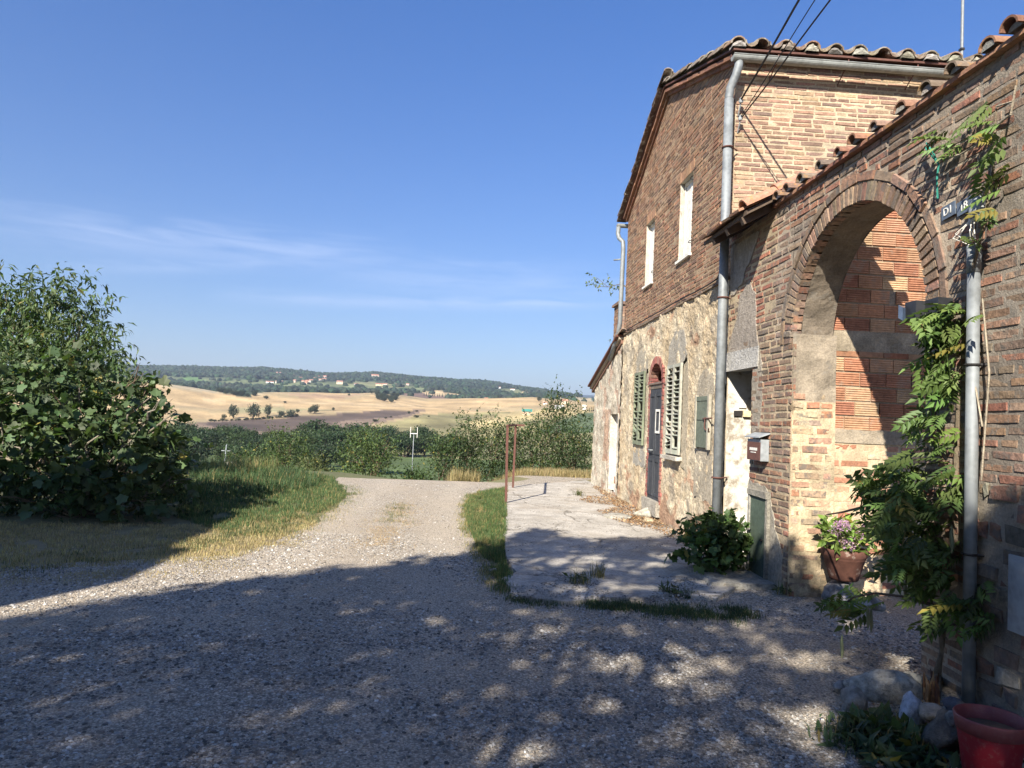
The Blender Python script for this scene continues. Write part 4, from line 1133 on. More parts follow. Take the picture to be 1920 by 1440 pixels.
for (xo, d0, d1) in ((3.005, -.16, -.107), (3.055, -.215, -.162)):
    for ya, yb in ((8.66, YR), (YR, 15.05)):
        y = ya
        while y < yb - .01:
            y2 = min(y + .27, yb); ja = rnd.uniform(-.005, .005)
            q = [rp(x, yy, d) for x in (xo + ja, XF + .05) for yy in (y + .004, y2 - .004) for d in (d0, d1)]
            mb.add(q, [(0, 1, 3, 2), (4, 6, 7, 5), (0, 4, 5, 1), (2, 3, 7, 6), (0, 2, 6, 4), (1, 5, 7, 3)], vary((.27, .135, .085), .2)); y = y2
mb.build('verge', MAT['brick'], roof)
def roof_tiles(mb, y_e, y_r, x0, x1, sp, r, pal, rr):
    sgn = 1 if y_r > y_e else -1
    up = np.array([0, 1.0 * (y_r - y_e), roofz(y_r) - roofz(y_e)]); L = np.linalg.norm(up); d = up / L; nrm = np.cross((1, 0, 0), d); nrm *= np.sign(nrm[2])
    x = x0
    while x < x1:
        s = .0
        while s < L - .1:
            a = np.array([x + rr.uniform(-.012, .012), y_e, roofz(y_e)]) + d * (s + rr.uniform(-.015, .015)) + nrm * (-.02)
            b = a + d * .44 - nrm * .016
            barrel(mb, a + nrm * .03, b + nrm * .03, nrm, r * rr.uniform(.95, 1.06), r * .82, .016, vary(rr.choice(pal), .2), 0, 8)
            s += .34
        if x + sp < x1 + .01:                               # pan tile between two covers
            xm = x + sp / 2; s = -.02
            while s < L - .1:
                a = np.array([xm, y_e, roofz(y_e)]) + d * s; b = a + d * .44 - nrm * .012
                barrel(mb, a + nrm * .058, b + nrm * .058, -nrm, r * .85, r * 1.02, .016, vary(rr.choice(pal), .2), 0, 7); s += .34
        x += sp
PALR = [(.26, .19, .13), (.28, .175, .115), (.23, .19, .15), (.28, .225, .16), (.21, .16, .12)]
mb = MB(); rr = random.Random(4)
roof_tiles(mb, 8.5, YR, 3.045, 9.2, .305, .098, PALR, rr); roof_tiles(mb, 15.2, YR, 3.0, 9.2, .305, .098, PALR, rr)
y = 2.95
while y < 9.2:
    barrel(mb, (y, YR, 7.43), (y + .45, YR, 7.42), (0, 0, 1), .12, .11, .016, vary(rr.choice(PALR), .2)); y += .4
mb.build('roof_tiles', MAT['tile_roof'], roof)
x = 3.045; i = 0                                           # mortar plugs in the tile mouths
while x < 9.0:
    if (i * 7) % 5 != 2:
        y = 8.465 + rnd.uniform(-.01, .02); r_ = .088; z = roofz(8.5) - .035; mb = MB()
        vs = [(x + r_ * math.cos(t) * rnd.uniform(.9, 1.05), y + rnd.uniform(-.02, .02), z + r_ * math.sin(t) * rnd.uniform(.75, 1.08)) for t in np.linspace(0, PI, 9)]
        vs += [(v[0], v[1] + .12, v[2]) for v in vs] + [(x, y - .025, z + r_ * .4)]
        mb.add(vs, [(k, k + 1, 18) for k in range(8)] + [(8, 0, 18)] + [(k, 9 + k, 10 + k, k + 1) for k in range(8)], vary((.38, .34, .28), .3)); mb.build('mortar_plug', MAT['stone'], roof)
    x += .305; i += 1
# gutters and downspouts
def half_pipe(mb, a, b, r, n=10):
    a = np.array(a, float); b = np.array(b, float); vs = []
    for c in (a, b):
        for rr_ in (r, r - .004):
            for k in range(n + 1):
                t = PI + PI * k / n; vs.append(c + np.array([0, rr_ * math.cos(t), rr_ * math.sin(t)]))
    m = n + 1; fs = []
    for k in range(n): fs += [(k, k + 1, 2 * m + k + 1, 2 * m + k), (m + k, 3 * m + k, 3 * m + k + 1, m + k + 1)]
    fs += [tuple(range(m)), tuple(range(2 * m, 3 * m))]
    mb.add(vs, fs)
mb = MB(); half_pipe(mb, (2.965, 8.48, 6.15), (9.3, 8.48, 6.12), .064)
for s in (-.064, .064): mb.tube([(2.965, 8.48 + s, 6.152), (9.3, 8.48 + s, 6.122)], .007, 6)
gut = mb.build('gutter', MAT['gutter_zinc'], hs)
for x in (3.52, 4.40, 5.28, 6.2):
    m2 = MB(); m2.tube([(x, 8.435 + .065 - .072 * math.cos(t), 6.16 - .075 * math.sin(t)) for t in np.linspace(-.25, PI - .2, 9)], .008, 5)
    m2.tube([(x, 8.437, 6.13), (x, 8.56, 6.07), (x, 8.70, 5.98)], .007, 5)
    m2.build('bracket', MAT['rust'], gut)
mb = MB(); mb.tube([(3.055, 8.50, 6.10), (3.05, 8.50, 6.03), (3.03, 8.52, 5.93), (2.985, 8.57, 5.80), (2.98, 8.60, 5.70), (2.98, 8.60, 5.6)], .052, 14)
mb.tube([(2.98, 8.60, 5.66), (2.978, 8.60, 3.0), (2.985, 8.60, .06)], .055, 16)
ds = mb.build('downspout', MAT['zinc'], hs, True)
for z in (5.05, 3.18, .99): m2 = MB(); m2.tube([(2.982 + .066 * math.cos(t), 8.60 + .066 * math.sin(t), z) for t in np.linspace(0, 2 * PI, 17)], .010, 5, cap=False); m2.tube([(3.045, 8.60, z), (3.12, 8.66, z)], .008, 5); m2.build('bracket', MAT['rust'], ds)
mb = MB(); half_pipe(mb, (2.90, 15.22, 5.86), (9.3, 15.22, 5.84), .065); mb.tube([(2.90, 15.16, 5.862), (9.3, 15.16, 5.84)], .007, 6); mb.build('gutter', MAT['gutter_zinc'], hs)
mb = MB(); mb.tube([(2.94, 15.22, 5.82), (2.93, 15.22, 5.66), (2.95, 15.16, 5.55), (3.02, 15.09, 5.46), (3.03, 15.08, 5.3), (3.02, 15.08, 3.7), (3.0, 15.12, 3.5), (2.99, 15.4, 3.28), (2.99, 15.9, 3.0)], .048, 12)
mb.tube([(3.0, 15.09, 5.08), (2.86, 15.2, 5.08)], .018, 6); mb.build('downspout', MAT['zinc'], hs, True)
# insulators at the corner
for z in (5.62, 5.40): m2 = MB(); m2.tube([(XF + .03, 8.69, z - .12), (XF + .03, 8.62, z - .02), (XF + .03, 8.60, z + .03)], .008, 6); m2.lathe([(.001, 0), (.022, .005), (.03, .03), (.018, .045), (.024, .06), (.001, .075)], (XF + .03, 8.60, z), 10); m2.build('insulator', MAT['grey_paint'], hs)
m2 = MB(); m2.box(XF - .05, XF, 8.80, 8.92, 5.14, 5.34, (1, 1, 1), 0, .01); m2.tube([(XF - .03, 8.86, 5.3), (XF - .05, 8.84, 5.1), (XF - .03, 8.83, 4.96)], .012, 5)
m2.build('junction_box', MAT['grey_paint'], hs)

# ================================================================== low annexe at the far end
an = thing('stone_annexe', (4.5, 16.6, 0), 'low pale stone annexe with sloping tiled roof joined to far end of farmhouse', 'outbuilding')
def anz(y): return 3.36 - (y - 15.0) * (3.36 - 2.52) / 3.25
def acol(u, z):
    n = fbm(u, z, 70, 4, 2.5); n2 = fbm(u, z, 75, 4, 8)
    a, b = np.array((.60, .535, .42)), np.array((.42, .36, .27)); t = np.clip(.62 + n + .6 * n2, 0, 1); c = a * t + b * (1 - t)
    if 16.15 < u < 16.75 and .7 < z < 1.9: c = c * .3 + np.array((.42, .25, .16)) * .7
    if fbm(u, z, 90, 3, 2) > .33: c = c * .5 + np.array((.40, .2, .13)) * .5
    return tuple(c)
def ah(u, z):
    v = mnoise.voronoi(Vector((u * 5.0, z * 6.0, 4.0)))[0]
    return .012 + .03 * (.4 - v[0]) + .02 * fbm(u, z, 61, 4, 5)
PA = lambda u, z, d: (XF - .02 - d, u, z)
mb = MB(); N0, N1 = 15.16, 15.98
grid_panel(mb, PA, lin(15.01, N0, .05), lambda u: -.05, anz, 60, acol, ah, 0)
grid_panel(mb, PA, lin(N0, N1, .04), lambda u: 1.78, anz, 26, acol, ah, 0)
grid_panel(mb, PA, lin(N0, N1, .04), lambda u: -.05, lambda u: .12, 4, acol, ah, 0)
grid_panel(mb, PA, lin(N1, 18.25, .05), lambda u: -.05, anz, 60, acol, ah, 0)
mb.add([(XF, 18.25, 0), (9, 18.25, 0), (9, 18.25, 2.6), (XF, 18.25, 2.6)], [(0, 1, 2, 3)], (.5, .44, .34))
mb.build('wall', MAT['stucco'], an)
mb = MB()
grid_panel(mb, lambda u, z, d: (XF + .10 - d, u, z), lin(N0, N1, .04), lambda u: .05, lambda u: 1.8, 45, lambda u, z: (.42, .25, .17) if fbm(u, z, 33, 3, 2.0) > -.05 + .3 * (z - .9) ** 2 * (1 if z > .4 else -1) and .25 < z < 1.2 else (.74, .72, .67), lambda u, z: .01 * fbm(u, z, 9, 4, 6), 0)
for yy in (N0, N1): mb.add([(XF - .03, yy, .1), (XF + .12, yy, .1), (XF + .12, yy, 1.8), (XF - .03, yy, 1.8)], [(0, 1, 2, 3)], (.6, .55, .46))
mb.add([(XF - .03, N0, 1.79), (XF + .12, N0, 1.79), (XF + .12, N1, 1.79), (XF - .03, N1, 1.79)], [(0, 1, 2, 3)], (.5, .45, .38))
mb.build('blocked_doorway', MAT['stucco'], an)
mb = MB()
for d0, d1, x0, c in ((.045, .085, 2.93, (.16, .07, .05)), (-.01, .04, 2.99, (.40, .34, .26)), (-.10, -.015, 3.04, (.20, .11, .075))):
    q = [(x, y, anz(y) + d) for x in (x0, 9.0) for y in (14.98, 18.55) for d in (d0, d1)]
    mb.add(q, [(0, 1, 3, 2), (4, 6, 7, 5), (0, 4, 5, 1), (2, 3, 7, 6), (0, 2, 6, 4), (1, 5, 7, 3)], c)
arf = mb.build('roof', MAT['wood_paint'], an)
mb = MB(); x = 3.04
d = np.array([0, -3.57, .0]); 
while x < 8.8:
    s = 0
    while s < 3.4:
        y = 18.6 - s; a = (x, y, anz(y) + .085); b = (x, y - .44, anz(y - .44) + .075)
        barrel(mb, a, b, (0, 0, 1), .095, .08, .016, vary(rr.choice(PALR), .2), 0, 7); s += .34
    x += .24
mb.build('roof_tiles', MAT['tile_roof'], arf)
# brick chimney rising behind
ch = thing('brick_chimney', (3.9, 18.9, 2.2), 'short square brick chimney behind the annexe roof beside the drainpipe', 'chimney')
mb = MB(); mb.box(3.72, 4.5, 18.7, 19.4, 0, 4.72, (.3, .2, .14), 1)
lay_bricks(mb, lambda u, z, d: (u, 18.7 - d, z), lambda z: [(3.72, 4.5)], 2.0, 4.7, pal=PAL_SIDE, rnd=rr, out=.004); lay_bricks(mb, lambda u, z, d: (3.72 - d, u, z), lambda z: [(18.7, 19.4)], 2.0, 4.7, pal=PAL_FACADE, rnd=rr, out=.004)
mb.build('shaft', [MAT['brick'], MAT['mortar']], ch)
mb = MB(); mb.box(3.66, 4.56, 18.64, 19.46, 4.72, 4.79, (.2, .13, .1), 0, .01); mb.build('cap', MAT['tile'], ch)

# ================================================================== little tiled canopy over the porch
cn = thing('porch_canopy', (3.0, 7.95, 3.9), 'small sloping tiled canopy over the white porch doorway', 'canopy')
mb = MB()
def cz(x): return 3.87 + (x - 2.74) * .56
q = [(x, y, cz(x) + d) for x in (2.74, 3.52) for y in (7.26, 8.66) for d in (-.05, 0)]
mb.add(q, [(0, 1, 3, 2), (4, 6, 7, 5), (0, 4, 5, 1), (2, 3, 7, 6), (0, 2, 6, 4), (1, 5, 7, 3)], (.12, .085, .06))
for y in (7.4, 7.85, 8.3): mb.obox((3.1, y, cz(3.1) - .09), (.36, 0, .20), (0, .035, 0), (-.018, 0, .035), (.10, .07, .05))
mb.build('boarding', MAT['wood_paint'], cn)
mb = MB(); y = 7.30
while y < 8.62:
    w_ = rr.uniform(.24, .3)
    for k, s_ in enumerate((0, .30, .56)):
        x0_ = 2.67 + s_ + rr.uniform(-.04, .03); l_ = .36; tz = .012 + .022 * (1 - k * .2) + rr.uniform(0, .014)
        ce = np.array((x0_ + l_ / 2, y + w_ / 2, cz(x0_ + l_ / 2) + tz)); dd = np.array((l_ / 2, 0, l_ / 2 * .56 - .012))
        mb.obox(ce, dd, (0, w_ / 2 - .006, rr.uniform(-.008, .008)), (-.006, 0, .012), vary(rr.choice([(.36, .20, .13), (.30, .19, .12), (.40, .24, .15), (.26, .18, .13)]), .2))
    y += w_
for s_ in (0, .33): barrel(mb, (2.72 + s_, 7.30, cz(2.72 + s_) + .035), (3.12 + s_, 7.30, cz(3.12 + s_) + .02), (-.45, 0, 1), .10, .085, .016, vary((.42, .21, .14), .1), 0, 9)
mb.build('canopy_tiles', MAT['tile'], cn)
# ------------------------------------------------------------------ small things on and by the wall
def text_mesh(txt, size, depth=.0015):
    cu = bpy.data.curves.new('txt', 'FONT'); cu.body = txt; cu.size = size; cu.align_x = 'CENTER'; cu.align_y = 'CENTER'; cu.extrude = depth
    o = bpy.data.objects.new('txt', cu); COL.objects.link(o); dg = bpy.context.evaluated_depsgraph_get()
    me = bpy.data.meshes.new_from_object(o.evaluated_get(dg)); bpy.data.objects.remove(o); return me
def text_on_wall(txt, size, loc, parent, name, mat='white_paint', tilt=0.0, face='-X'):
    me = text_mesh(txt, size); me.materials.clear(); me.materials.append(MAT[mat])
    # reading direction on the facade runs towards -Y
    R = Matrix(((0, 0, -1), (-1, 0, 0), (0, 1, 0))) if face == '-X' else Matrix(((1, 0, 0), (0, 0, -1), (0, 1, 0)))
    R = R @ Matrix.Rotation(tilt, 3, 'Z'); me.transform(R.to_4x4())
    o = link(name, me, parent); o.location = Vector([float(c) for c in loc]) - Vector(world_loc(parent).tolist()); return o
# mailbox
t = thing('mailbox', (XF, 7.54, 1.25), 'small grey and brown mailbox with sloping lid on the brick pier', 'mailbox')
mb = MB(); x0 = XF - .10; mb.box(x0, XF - .012, 7.36, 7.72, 1.265, 1.49, (.30, .31, .30)); mb.build('box', MAT['grey_paint'], t)
mb = MB(); mb.box(x0 - .006, x0 - .001, 7.365, 7.715, 1.27, 1.46, (.14, .055, .04)); fr = mb.build('front_panel', MAT['rust'], t)
m2 = MB(); m2.box(x0 - .009, x0 - .006, 7.44, 7.64, 1.37, 1.40, (1, 1, 1)); m2.box(x0 - .009, x0 - .006, 7.47, 7.61, 1.345, 1.355, (1, 1, 1)); m2.build('label', MAT['white_paint'], fr)
mb = MB(); q = [(x0 - .03, y, 1.505 + s) for y in (7.34, 7.74) for s in (0, .012)] + [(XF - .01, y, 1.55 + s) for y in (7.34, 7.74) for s in (0, .012)]
mb.add(q, [(0, 1, 3, 2), (4, 6, 7, 5), (0, 4, 5, 1), (2, 3, 7, 6), (0, 2, 6, 4), (1, 5, 7, 3)]); mb.build('lid', MAT['grey_paint'], t)
# green meter cabinet door in the pier foot
t = thing('meter_cabinet', (XF, 7.53, 0), 'dull green metal cabinet door low in the cement pier foot', 'cabinet')
mb = MB(); mb.box(XF - .04, XF - .022, 7.33, 7.74, .02, .88, (.085, .115, .085)); mb.box(XF - .046, XF - .04, 7.33, 7.36, .02, .88, (.07, .095, .07)); mb.build('door_leaf', MAT['wood_paint'], t)
mb = MB(); mb.box(XF - .05, XF - .01, 7.28, 7.325, 0, .93, (.30, .28, .23), 0, .004); mb.box(XF - .055, XF - .01, 7.745, 7.79, 0, .93, (.40, .38, .33), 0, .004); mb.box(XF - .065, XF - .01, 7.28, 7.79, .885, .95, (.31, .285, .235), 0, .006); mb.build('frame', MAT['stucco'], t)
mb = MB(); mb.tube([(XF - .05, 7.38, .45), (XF - .07, 7.38, .45)], .014, 8); mb.build('lock', MAT['dark_iron'], t)
mb = MB(); mb.box(2.42, XF + .3, 7.08, 7.82, -.04, .075, (.40, .375, .32), 0, .015); tag(mb.build('cement_step', MAT['stucco'], None, origin=(2.8, 7.4, 0)), 'worn cement step in front of the green cabinet door', 'step')
# number plates
for nm, ty, yc, zc, tl, lab in (('number_plate', '18', 4.405, 3.085, .10, 'slate blue house number plate reading 18 above the metal pipe'), ('number_plate', 'D1', 4.56, 3.10, .10, 'slate blue number plate reading D1 beside the 18 plate')):
    t = thing(nm, (XF - .012, yc, zc), lab, 'number plate')
    mb = MB(); mb.obox((XF - .016, yc, zc), (.004, 0, 0), (0, .068 * math.cos(tl), -.068 * math.sin(tl)), (0, .045 * math.sin(tl), .045 * math.cos(tl))); mb.build('plate', MAT['plate_blue'], t)
    text_on_wall(ty, .075, (XF - .0225, yc, zc), t, 'numeral', tilt=tl)
# white number plate, hole and wooden bracket on the white porch wall
p = on_y(1392, 757, 8.68); t = thing('number_plate', (p[0], 8.675, p[2]), 'white tile with numeral 1 on the whitewashed porch wall', 'number plate')
mb = MB(); mb.box(p[0] - .045, p[0] + .045, 8.663, 8.682, p[2] - .05, p[2] + .05); mb.build('tile_plate', MAT['white_paint'], t)
text_on_wall('1', .075, (p[0], 8.661, p[2]), t, 'numeral', 'grey_paint', face='-Y')
p = on_y(1389, 775, 8.68); t = thing('wooden_bracket', (p[0], 8.67, p[2]), 'pale wooden bracket beside dark hole in the whitewashed porch wall', 'bracket')
mb = MB(); mb.box(p[0] + .02, p[0] + .15, 8.64, 8.68, p[2] - .04, p[2] + .035, (.62, .5, .3), 0, .003); mb.build('block', MAT['wood_paint'], t)
mb = MB(); mb.box(p[0] - .09, p[0] + .012, 8.655, 8.675, p[2] - .035, p[2] + .03, (.035, .03, .028), 0, .006); mb.build('hole', MAT['plain'], t)
# floodlight under the arch
t = thing('floodlight', (XF - .02, 4.62, 2.42), 'black floodlight fixed to the brick at the arch spring', 'lamp')
mb = MB(); mb.box(XF - .14, XF - .04, 4.46, 4.66, 2.40, 2.50, (1, 1, 1), 0, .004); mb.box(XF - .20, XF - .12, 4.60, 4.72, 2.38, 2.50, (1, 1, 1), 0, .004); mb.build('housing', MAT['black_plastic'], t)
mb = MB(); mb.obox((XF - .19, 4.74, 2.43), (.05, .03, 0), (-.008, .012, .01), (0, 0, .045)); mb.build('lens', MAT['lamp_glass'], t)
mb = MB(); mb.box(XF - .06, XF + .01, 4.50, 4.56, 2.42, 2.48); mb.build('arm', MAT['black_plastic'], t)
# galvanised pipe with cut head and cable bundle
t = thing('metal_pipe', (3.042, 4.25, 0), 'tall galvanised metal pipe standing against the wall under the vine', 'pipe')
mb = MB(); mb.tube([(3.045, 4.245, 0), (3.043, 4.248, 1.4), (3.042, 4.25, 2.62)], .036, 20); mb.build('shaft', MAT['zinc'], t, True)
mb = MB(); mb.tube([(3.042, 4.25, 2.62), (3.042, 4.25, 2.79)], .040, 20); mb.build('collar', MAT['zinc'], t, True)
for z in (.9, 2.05): mb = MB(); mb.tube([(3.042 + .040 * math.cos(a), 4.25 + .040 * math.sin(a), z) for a in np.linspace(0, 2 * PI, 15)], .008, 5, cap=False); mb.tube([(3.06, 4.23, z), (3.12, 4.20, z)], .01, 5); mb.build('bracket', MAT['dark_iron'], t)
mb = MB(); mb.lathe([(.001, .13), (.03, .125), (.048, .09), (.055, .03), (.05, 0), (.001, 0)], (3.045, 4.22, 2.96), 16); mb.build('cap', MAT['grey_paint'], t, True)
mb = MB(); rr = random.Random(3)
for k in range(7):
    a = rr.uniform(0, 2 * PI); mb.tube([(3.042 + .03 * math.cos(a), 4.25 + .03 * math.sin(a), 2.78), (3.0 + rr.uniform(-.05, .03), 4.25 + rr.uniform(-.1, .1), 2.86 + rr.uniform(-.03, .04)), (3.03, 4.24 + rr.uniform(-.06, .06), 2.97)], .0035, 5)
mb.build('cable_bundle', MAT['white_paint'], t)
# white metal hatch at the edge of the frame
t = thing('meter_hatch', (XF, 3.76, .74), 'pale metal meter hatch in the brick wall at the right edge', 'hatch')
mb = MB(); mb.box(XF - .03, XF - .012, 3.56, 3.97, .53, .955); mb.build('cover', MAT['grey_paint'], t)
mb = MB(); mb.box(XF - .036, XF - .03, 3.59, 3.94, .56, .925); mb.build('panel', MAT['grey_paint'], t)
# twine tied to the vine
mb = MB(); a = on_x(1737, 268, 3.05); b = on_x(1760, 308, 3.03); c = on_x(1758, 372, 3.05)
mb.tube([a, a * .4 + b * .6 + (0, 0, .01), b, b * .5 + c * .5 + (-.01, 0, 0), c], .006, 5); mb.tube([a + (0, .02, -.02), b], .006, 5)
tag(mb.build('twine', MAT['green_twine'], None, origin=b), 'green twine hanging from the vine on the brickwork', 'twine')
# overhead wires
for nm, A, w, r, lab in (('overhead_wire', (3.13, 8.60, 5.66), (-.05, -1, .123), .013, 'thick dark overhead wire leaving the house corner, leftmost of three'),
                         ('overhead_wire', (3.13, 8.60, 5.44), (-.030, -1, .130), .006, 'thin overhead wire between the two thicker ones'),
                         ('overhead_wire', (3.14, 8.60, 5.43), (-.019, -1, .0585), .009, 'grey overhead wire, lowest and rightmost of the three')):
    mb = MB(); pts = []
    for s in np.linspace(0, 16, 50): pts.append((A[0] + w[0] * s + .004 * math.sin(s * 21), A[1] + w[1] * s, A[2] + w[2] * s + .004 * math.cos(s * 23)))
    mb.tube(pts, r, 6); tag(mb.build(nm, MAT['cable'], None, origin=A), lab, 'wire', 'wires from the house corner')
# mast on the roof
p = on_y(1803, 100, 9.4); t = thing('aerial_mast', (p[0], 9.4, 6.5), 'thin pale metal aerial mast standing on the tiled roof', 'mast')
mb = MB(); mb.tube([(p[0], 9.4, 6.45), (p[0] + .01, 9.4, 9.5)], .020, 8); mb.build('pole', MAT['zinc'], t)
mb = MB()
mb.box(p[0] - .025, p[0] + .025, 9.37, 9.43, 6.95, 6.98)
mb.build('clamp', MAT['dark_iron'], t)

# rusty posts on the slab edge, joined at the top
t = thing('rusty_post_frame', (.75, 14.8, 0), 'pair of thin rusty posts joined by a top bar at the yard edge', 'post frame')
def post(px, base, Y):
    b = on_z(*base); top = on_y(*px, b[1]); mb = MB(); s = .022
    mb.obox((b + top) / 2, (s, 0, 0), (0, s, 0), (top - b) / 2); return mb, b, top
m1, b1, t1 = post((951.5, 798), (948.5, 946), 0); m1.build('post', MAT['rust'], t)
m1, b2, t2 = post((967, 797), (961.5, 917), 0); m1.build('post', MAT['rust'], t)
mb = MB(); mb.obox((t1 + t2) / 2, (.02, 0, 0), (t2 - t1) / 2 * 1.02, (0, 0, .018)); e = t2 + np.array([.2, 0, .0]); mb.obox((t2 + e) / 2, (e - t2) / 2, (0, .024, 0), (0, 0, .022)); mb.build('top_bar', MAT['rust'], t)

# ------------------------------------------------------------------ stones, steps, pots
def rock(name, c, size, col, seed, label, cat='stone', mat='stone', sub=3, flat=.6, group=None, rz=None):
    bm = bmesh.new(); bmesh.ops.create_icosphere(bm, subdivisions=sub, radius=1.0); r = random.Random(seed)
    o = Vector((seed * 7.3, seed * 3.1, 0))
    cuts = [(Vector((r.uniform(-1, 1), r.uniform(-1, 1), r.uniform(-.6, 1))).normalized(), r.uniform(.62, .85)) for _ in range(6)]
    for v in bm.verts:
        p = v.co.copy()
        for nn, d in cuts:
            k = p.dot(nn) - d
            if k > 0: p -= nn * k * .9
        p *= 1 + .13 * mnoise.fractal(p * 1.6 + o, 1.0, 2.0, 4) + .03 * mnoise.noise(p * 7 + o)
        v.co = Vector((p.x * size[0], p.y * size[1], p.z * size[2]))
    a = r.uniform(0, 6) if rz is None else rz
    bmesh.ops.rotate(bm, cent=(0, 0, 0), matrix=Matrix.Rotation(a, 3, 'Z'), verts=bm.verts)
    me = bpy.data.meshes.new(name); bm.to_mesh(me); bm.free(); me.materials.append(MAT[mat])
    set_cols(me, np.tile(np.array([col], float), (len(me.polygons), 1)), 'face')
    me.polygons.foreach_set('use_smooth', np.ones(len(me.polygons), bool))
    return tag(link(name, me, None, c), label, cat, group)
def gp(px, py, z=0.0): q = on_z(px, py, 0.0); return np.array([q[0], q[1], z])
rock('garden_stone', gp(1652, 1312, .07), (.23, .10, .12), (.44, .41, .34), 1, 'long pale ridge of stone behind the weeds by the vine foot', rz=-.35)
rock('garden_stone', gp(1706, 1372, .07), (.075, .10, .15), (.50, .52, .56), 2, 'smooth whitish upright stone right of the weeds')
rock('garden_stone', on_z(1750, 1336, .16), (.085, .06, .045), (.34, .31, .26), 3, 'flat mottled stone lying on top of the dark block', rz=-.3)
rock('garden_stone', on_z(1786, 1349, .17), (.045, .045, .045), (.36, .35, .32), 4, 'small round stone tucked beside the red pot')
rock('garden_stone', gp(1768, 1408, .08), (.12, .10, .12), (.17, .155, .13), 5, 'dark grey block of stone left of the red pot')
rock('garden_stone', gp(1600, 1330, .05), (.09, .07, .09), (.30, .285, .25), 6, 'grey stone at the left end of the weed bed')
rock('garden_stone', gp(1580, 1300, .03), (.08, .06, .05), (.33, .31, .28), 7, 'low stone half sunk in gravel left of the weed bed')
rock('garden_stone', on_z(1788, 1322, .12), (.07, .06, .04), (.10, .10, .11), 8, 'dark flat stone at the foot of the metal pipe')
rock('garden_stone', gp(1712, 1300, .05), (.07, .08, .09), (.46, .43, .35), 9, 'sunlit angular stone between vine foot and stone ridge')
for i, (px, py, s, c, lab) in enumerate(((1563, 1098, .06, (.30, .29, .29), 'grey cobble at left foot of the terracotta pot'), (1590, 1103, .075, (.33, .32, .33), 'bluish cobble in front of the terracotta pot'), (1618, 1100, .08, (.36, .34, .31), 'rounded cobble right of the terracotta pot'), (1648, 1104, .07, (.3, .28, .25), 'brown cobble farthest right under the vine leaves'))):
    q = on_y(px, py, 6.42); rock('cobble', (q[0], 6.45, .05), (s * 1.2, s, s), c, 20 + i, lab)
rock('paving_stone', on_z(1217, 962, .10), (.30, .24, .10), (.46, .42, .34), 31, 'thick worn stone step below the dark door', 'step', rz=.2)
rock('paving_stone', on_z(1160, 969, .05), (.24, .32, .05), (.42, .39, .32), 32, 'low flat stone slab lying left of the door step', 'step', rz=.1)
rock('garden_stone', on_z(1216, 978, .05), (.10, .09, .08), (.52, .42, .27), 33, 'small yellowish stone under the worn door step')
rock('garden_stone', on_z(1232, 968, .07), (.13, .10, .12), (.40, .35, .28), 34, 'rough stone wedged between door step and house wall')
rock('field_stone', on_z(925, 1070, .02), (.055, .045, .03), (.46, .45, .43), 35, 'single pale stone in the grass edge of the yard')
# splintered stump end leaning by the vine
t = thing('split_log', gp(1748, 1318), 'splintered orange brown log end standing beside the vine trunk', 'log')
mb = MB(); r = random.Random(8); b = gp(1748, 1318)
for k in range(26):
    a = r.uniform(0, 2 * PI); rad = .045 * math.sqrt(r.random()); h = .20 * r.uniform(.55, 1.15) * (1 - rad * 5)
    p = b + np.array([rad * math.cos(a), rad * math.sin(a), 0]); mb.tube([p, p + (r.uniform(-.01, .01), r.uniform(-.01, .01), h * .6), p + (r.uniform(-.012, .012), r.uniform(-.012, .012), h)], [.011, .010, .002], 5, vary(r.choice([(.42, .22, .09), (.30, .14, .06), (.12, .06, .035), (.5, .3, .14)]), .2))
mb.build('splinters', MAT['bark'], t)
# red plastic pot
c = on_z(1858, 1343, .30); t = thing('red_pot', (c[0], c[1], 0), 'empty red plastic flower pot with faded rim at bottom right', 'flower pot')
prof = [(r_ * .78, z_ * .88) for r_, z_ in [(.001, .004), (.135, .004), (.14, .012), (.178, .262), (.186, .265), (.198, .335), (.193, .342), (.186, .338), (.176, .27), (.132, .03), (.001, .028)]]
mb = MB(); mb.lathe(prof[:4] + prof[8:], (c[0], c[1], 0), 40); mb.build('body', MAT['red_plastic'], t, True)
mb = MB(); mb.lathe(prof[3:9], (c[0], c[1], 0), 40, (.85, 6.0, 3.0)); mb.build('rim', MAT['red_plastic'], t, True)
mb = MB(); mb.lathe([(.001, .25), (.08, .245), (.136, .238)], (c[0], c[1], 0), 24, (.10, .07, .05)); mb.build('soil', MAT['litter'], t)
# terracotta pot with hydrangea
pc = on_y(1583, 1028, 6.62); pz = .235; H = pc[2] + .0 - pz
t = thing('terracotta_pot', (pc[0], 6.62, pz), 'brown terracotta pot with moulded rim standing inside the arch', 'flower pot')
R0 = .20
mb = MB(); mb.lathe([(.001, 0), (R0 * .62, 0), (R0 * .66, .02), (R0 * .90, H * .66), (R0 * .93, H * .68), (R0 * .93, H * .72), (R0 * .95, H * .74), (R0 * 1.0, H * .80), (R0 * 1.02, H * .97), (R0 * .98, H), (R0 * .9, H * .98), (R0 * .85, H * .8), (.001, H * .78)], (pc[0], 6.62, pz), 32, (.125, .055, .038)); mb.build('body', MAT['terracotta'], t, True)
rock('cobble', (pc[0], 6.66, .10), (.19, .17, .145), (.28, .27, .26), 29, 'flat stone that the terracotta pot stands on')
rng = np.random.default_rng(44); base = np.array((pc[0], 6.60, pz + H))
t = thing('hydrangea', base, 'hydrangea with fading mauve flower heads growing in the terracotta pot', 'plant')
V, F, Cc = twig_crown([((0, 0, .10), (.23, .20, .13)), ((.1, -.02, .16), (.12, .12, .09)), ((-.08, -.03, .12), (.14, .12, .10))], 90, 4, 'blade', .085, (.16, .24, .05), rng, 'blade', .08, .1)
link('foliage', np_mesh('foliage', V, F, MAT['leaf'], Cc), t)
